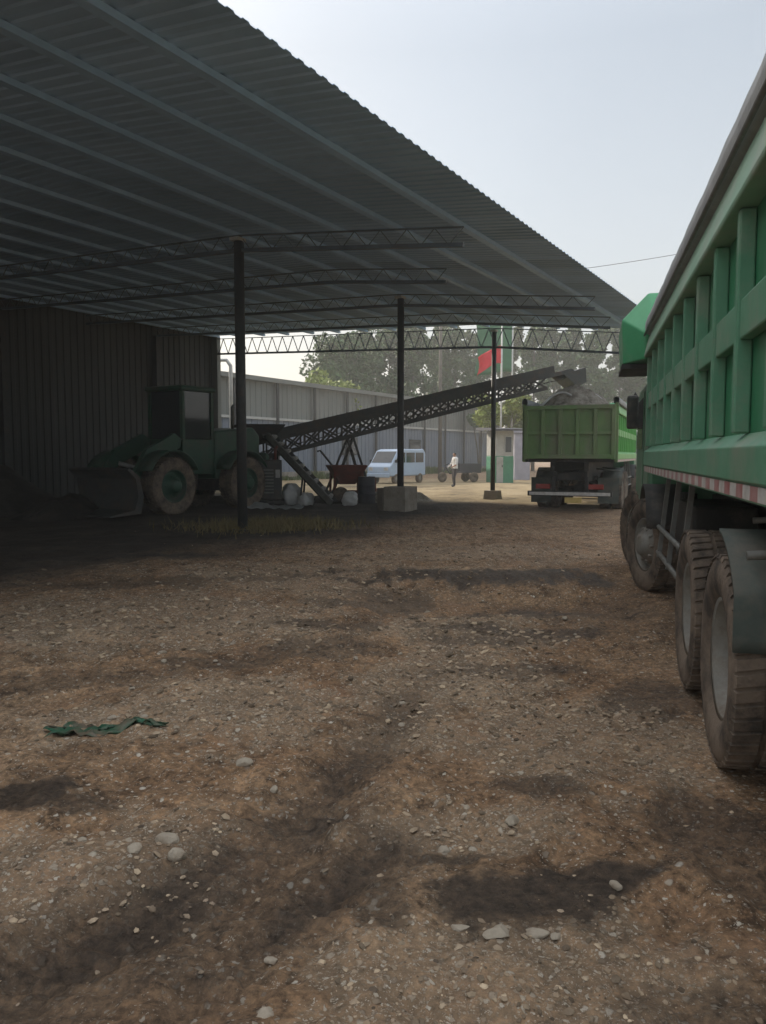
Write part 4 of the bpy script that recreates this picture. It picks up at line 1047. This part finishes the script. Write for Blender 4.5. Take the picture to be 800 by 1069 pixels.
def tree(x, y, h, cr, base, m, label, group, n=2600, size=.26, poplar=True):
    t = empty('tree', (x, y, 0), 0, label, 'tree', group)
    bend = random.uniform(-.35, .35)
    tr = MB().tube([(bend*(z/h)**2*1.5, .3*bend*z/h, z) for z in np.linspace(-.2, h*.96, 9)], list(np.linspace(.20, .03, 9)), 8)
    cs, rs = [], []
    nb = 26 if poplar else 18
    for k in range(nb):
        z0 = base+(h-base)*(k+random.random()*.8)/nb*.95; a = random.uniform(0, 6.28)
        tz = (z0-base)/(h-base); L_ = cr*(math.sin(math.pi*min(1, .18+.80*tz))**.7)*random.uniform(.55, 1.1)
        q = Vector((bend*(z0/h)**2*1.5+L_*math.cos(a), L_*math.sin(a), z0+L_*(.75 if poplar else .35)))
        s0 = Vector((bend*(z0/h)**2*1.5, 0, z0)); tr.tube([s0, (s0+q)/2+Vector((0, 0, -.05)), q], [.055, .035, .012], 5)
        for w in (.55, 1.0):
            if random.random() < .88:
                cs.append(s0+(q-s0)*w+Vector((random.gauss(0, .15), random.gauss(0, .15), random.gauss(0, .2)))); rs.append(cr*random.uniform(.26, .52))
    tr.build('trunk', M['bark'], t)
    VV, FF = leaves([tuple(c_) for c_ in cs], rs, int(n*(3.0 if cr > 1.9 else 2.6)*1.5), size*.76)
    npmesh('crown', VV, FF, m, t)
    return t
# row of tall slim trees behind the yard
def ray_x(px, d): return (px-400)/800*d
TG = 'tall trees in the row beyond the yard'
specs = [(352, 66, 11.2, 2.6, 2.6, 'leafA'), (380, 70, 12.4, 2.5, 3.0, 'leafA'), (404, 74, 13.6, 2.0, 3.2, 'leafA'), (432, 72, 13.4, 2.0, 3.0, 'leafA'), (454, 78, 14.4, 1.8, 3.4, 'leafA'),
         (474, 76, 14.2, 1.8, 3.4, 'leafA'), (494, 82, 14.8, 1.8, 3.6, 'leafA'), (536, 80, 14.8, 1.6, 3.6, 'leafB'), (556, 76, 14.4, 1.55, 3.4, 'leafA'), (578, 82, 15, 1.55, 3.6, 'leafA'),
         (600, 78, 14.6, 1.6, 3.2, 'leafA'), (622, 74, 14.0, 1.6, 3.0, 'leafA'), (645, 80, 14.4, 1.7, 3.2, 'leafA'), (668, 76, 13.8, 2.0, 3.0, 'leafA'), (690, 80, 13.8, 2.0, 3.0, 'leafA')]
labs = ['broad grey green tree at the left end of the row, clear of the sky gap', 'full crowned grey green tree second from the left end of the row', None, None, None, None,
        None, 'olive tree in the row just right of the red flag', None, None, None, None, None, None, None]
for i, (px, d, h, cr, b0, lm) in enumerate(specs):
    lab = labs[i] or ('tall slim grey green tree in the row left of the red flag' if px < 520 else 'tall slim grey green tree in the row above the farther truck')
    tree(ray_x(px, d), d, h, cr, b0, M[lm], lab, TG if i != 7 else TG, n=3000 if i < 2 else 2300, size=.27)
# yellow-green shrubs by the wall end and hut
def shrub(x, y, z0, r, h, m, label, n=900, size=.16):
    t = empty('shrub', (x, y, 0), 0, label, 'shrub', 'shrubs by the end of the wall')
    st = MB(); cs, rs = [], []
    for k in range(9):
        a = random.uniform(0, 6.28); q = Vector((r*.7*math.cos(a), r*.7*math.sin(a), z0+h*random.uniform(.35, .85)))
        st.tube([(0, 0, -.1), (q.x*.3, q.y*.3, z0*.6+.2), q], [.05, .035, .012], 5); cs.append(tuple(q)); rs.append(r*random.uniform(.35, .55))
    st.build('stem', M['bark'], t); VV, FF = leaves(cs, rs, n, size, .8); npmesh('crown', VV, FF, m, t)
shrub(ray_x(345, 58), 58, 3.6, 2.0, 4.2, M['leafC'], 'yellow green bushy shrub below the tall trees at the left end', 1500, .2)
shrub(ray_x(503, 70), 72, 3.2, 1.0, 3.0, M['leafA'], 'dark round shrub above the far end of the wall')
shrub(ray_x(524, 50), 51, 2.9, 2.0, 3.0, M['leafC'], 'bright yellow green shrub rising behind the hut awning', 2600)
shrub(ray_x(556, 56), 58, 2.0, 1.7, 3.2, M['leafB'], 'olive shrub between the hut and the farther truck', 1200)
shrub(ray_x(480, 88), 90, 4.0, 2.2, 3.0, M['leafC'], 'small yellow green shrub peeping over the wall top', 900)

# power line crossing the sky
m = MB(); a0 = Vector((4.6, 62, 15.2)); a1 = Vector((26, 58, 17.2))
wp = [(a0.lerp(a1, k/24)+Vector((0, 0, -1.0*4*(k/24)*(1-k/24)*.35))) for k in range(25)]
tag(m.tube(wp, .022, 6).build('power_line', M['wire']), 'thin power line crossing the pale sky above the shed roof edge', 'power line')
up = empty('utility_pole', (4.6, 62, 0), 0, 'tall grey utility pole among the trees carrying the power line', 'pole')
MB().tube([(0, 0, -.2), (0, 0, 15.4)], [.17, .11], 10).build('pole_shaft', M['wood'], up); MB().box(-.9, .9, -.05, .05, 14.9, 15.0).build('cross_arm', M['wood'], up)

# ------------------------------------------------------------------ light, sky, haze
EL = R(26); sdir = Vector((-.75, .66, 0)).normalized()*math.cos(EL)+Vector((0, 0, math.sin(EL)))
sl = bpy.data.lights.new('sun', 'SUN'); sl.energy = 1.5; sl.angle = R(5); sl.color = (1, .90, .76)
so = bpy.data.objects.new('sun', sl); COL.objects.link(so); so.rotation_euler = (-sdir).to_track_quat('-Z', 'Y').to_euler()
w = bpy.data.worlds.new('World'); scene.world = w; w.use_nodes = True
wn = w.node_tree.nodes; bg = wn['Background']
sky = wn.new('ShaderNodeTexSky'); sky.sky_type = 'NISHITA'; sky.sun_disc = False
sky.sun_elevation = EL; sky.sun_rotation = math.atan2(sdir.x, sdir.y)
sky.air_density = 1.0; sky.dust_density = 5.0; sky.ozone_density = 1.5; sky.altitude = 50
# high thin overcast over the clear sky; unseen zenith brightened to light the ground
tcw = wn.new('ShaderNodeTexCoord'); spw = wn.new('ShaderNodeSeparateXYZ'); w.node_tree.links.new(tcw.outputs['Generated'], spw.inputs[0])
crw = wn.new('ShaderNodeValToRGB'); e = crw.color_ramp.elements
e[0].position = 0; e[0].color = (.40, .41, .41, 1); e[1].position = 1; e[1].color = (1, 1, 1, 1)
for p_, c_ in ((.12, (.36, .37, .366)), (.45, (.285, .308, .325)), (.60, (.40, .43, .46)), (.85, (1.0, 1.0, 1.0))):
    k_ = e.new(p_); k_.color = (*c_, 1)
w.node_tree.links.new(spw.outputs['Z'], crw.inputs['Fac'])
vs_ = wn.new('ShaderNodeVectorMath'); vs_.operation = 'SCALE'; vs_.inputs['Scale'].default_value = 4.3
nzw = wn.new('ShaderNodeTexNoise'); nzw.inputs['Scale'].default_value = 1.6; nzw.inputs['Detail'].default_value = 5; w.node_tree.links.new(tcw.outputs['Generated'], nzw.inputs['Vector'])
mrw = wn.new('ShaderNodeMapRange'); mrw.inputs['From Min'].default_value = .3; mrw.inputs['From Max'].default_value = .7; mrw.inputs['To Min'].default_value = .93; mrw.inputs['To Max'].default_value = 1.07
w.node_tree.links.new(nzw.outputs['Fac'], mrw.inputs['Value'])
vm_ = wn.new('ShaderNodeVectorMath'); vm_.operation = 'SCALE'; w.node_tree.links.new(crw.outputs['Color'], vm_.inputs[0]); w.node_tree.links.new(mrw.outputs['Result'], vm_.inputs['Scale'])
w.node_tree.links.new(vm_.outputs['Vector'], vs_.inputs[0])
veil = wn.new('ShaderNodeMix'); veil.data_type = 'RGBA'; veil.inputs['Factor'].default_value = .82
w.node_tree.links.new(sky.outputs['Color'], veil.inputs['A']); w.node_tree.links.new(vs_.outputs['Vector'], veil.inputs['B'])
w.node_tree.links.new(veil.outputs['Result'], bg.inputs['Color']); bg.inputs['Strength'].default_value = .13
HAZE = .0027
if HAZE:
    hm = bpy.data.materials.new('thin_haze'); hm.use_nodes = True; n = hm.node_tree.nodes
    n.remove(n['Principled BSDF']); pv = n.new('ShaderNodeVolumePrincipled')
    pv.inputs['Color'].default_value = (.90, .91, .89, 1); pv.inputs['Density'].default_value = HAZE; pv.inputs['Anisotropy'].default_value = .45
    hm.node_tree.links.new(pv.outputs['Volume'], n['Material Output'].inputs['Volume'])
    tag(MB().box(-530, 540, -62, 660, -1.5, 19.5).build('haze', hm), kind='stuff')

# ------------------------------------------------------------------ camera and output
cd = bpy.data.cameras.new('camera'); cam = bpy.data.objects.new('camera', cd); COL.objects.link(cam)
cam.location = (0, 0, 1.6); cam.rotation_euler = (R(90)-math.atan(59.5/800), 0, 0)
cd.sensor_fit = 'HORIZONTAL'; cd.sensor_width = 36; cd.lens = 36; cd.clip_start = .05; cd.clip_end = 2000
scene.camera = cam
scene.render.engine = 'CYCLES'
scene.cycles.use_denoising = True
scene.cycles.max_bounces = 6; scene.cycles.diffuse_bounces = 4; scene.cycles.glossy_bounces = 3; scene.cycles.volume_bounces = 1
scene.view_settings.view_transform = 'Standard'; scene.view_settings.look = 'None'
scene.view_settings.exposure = 1.66; scene.view_settings.gamma = 1
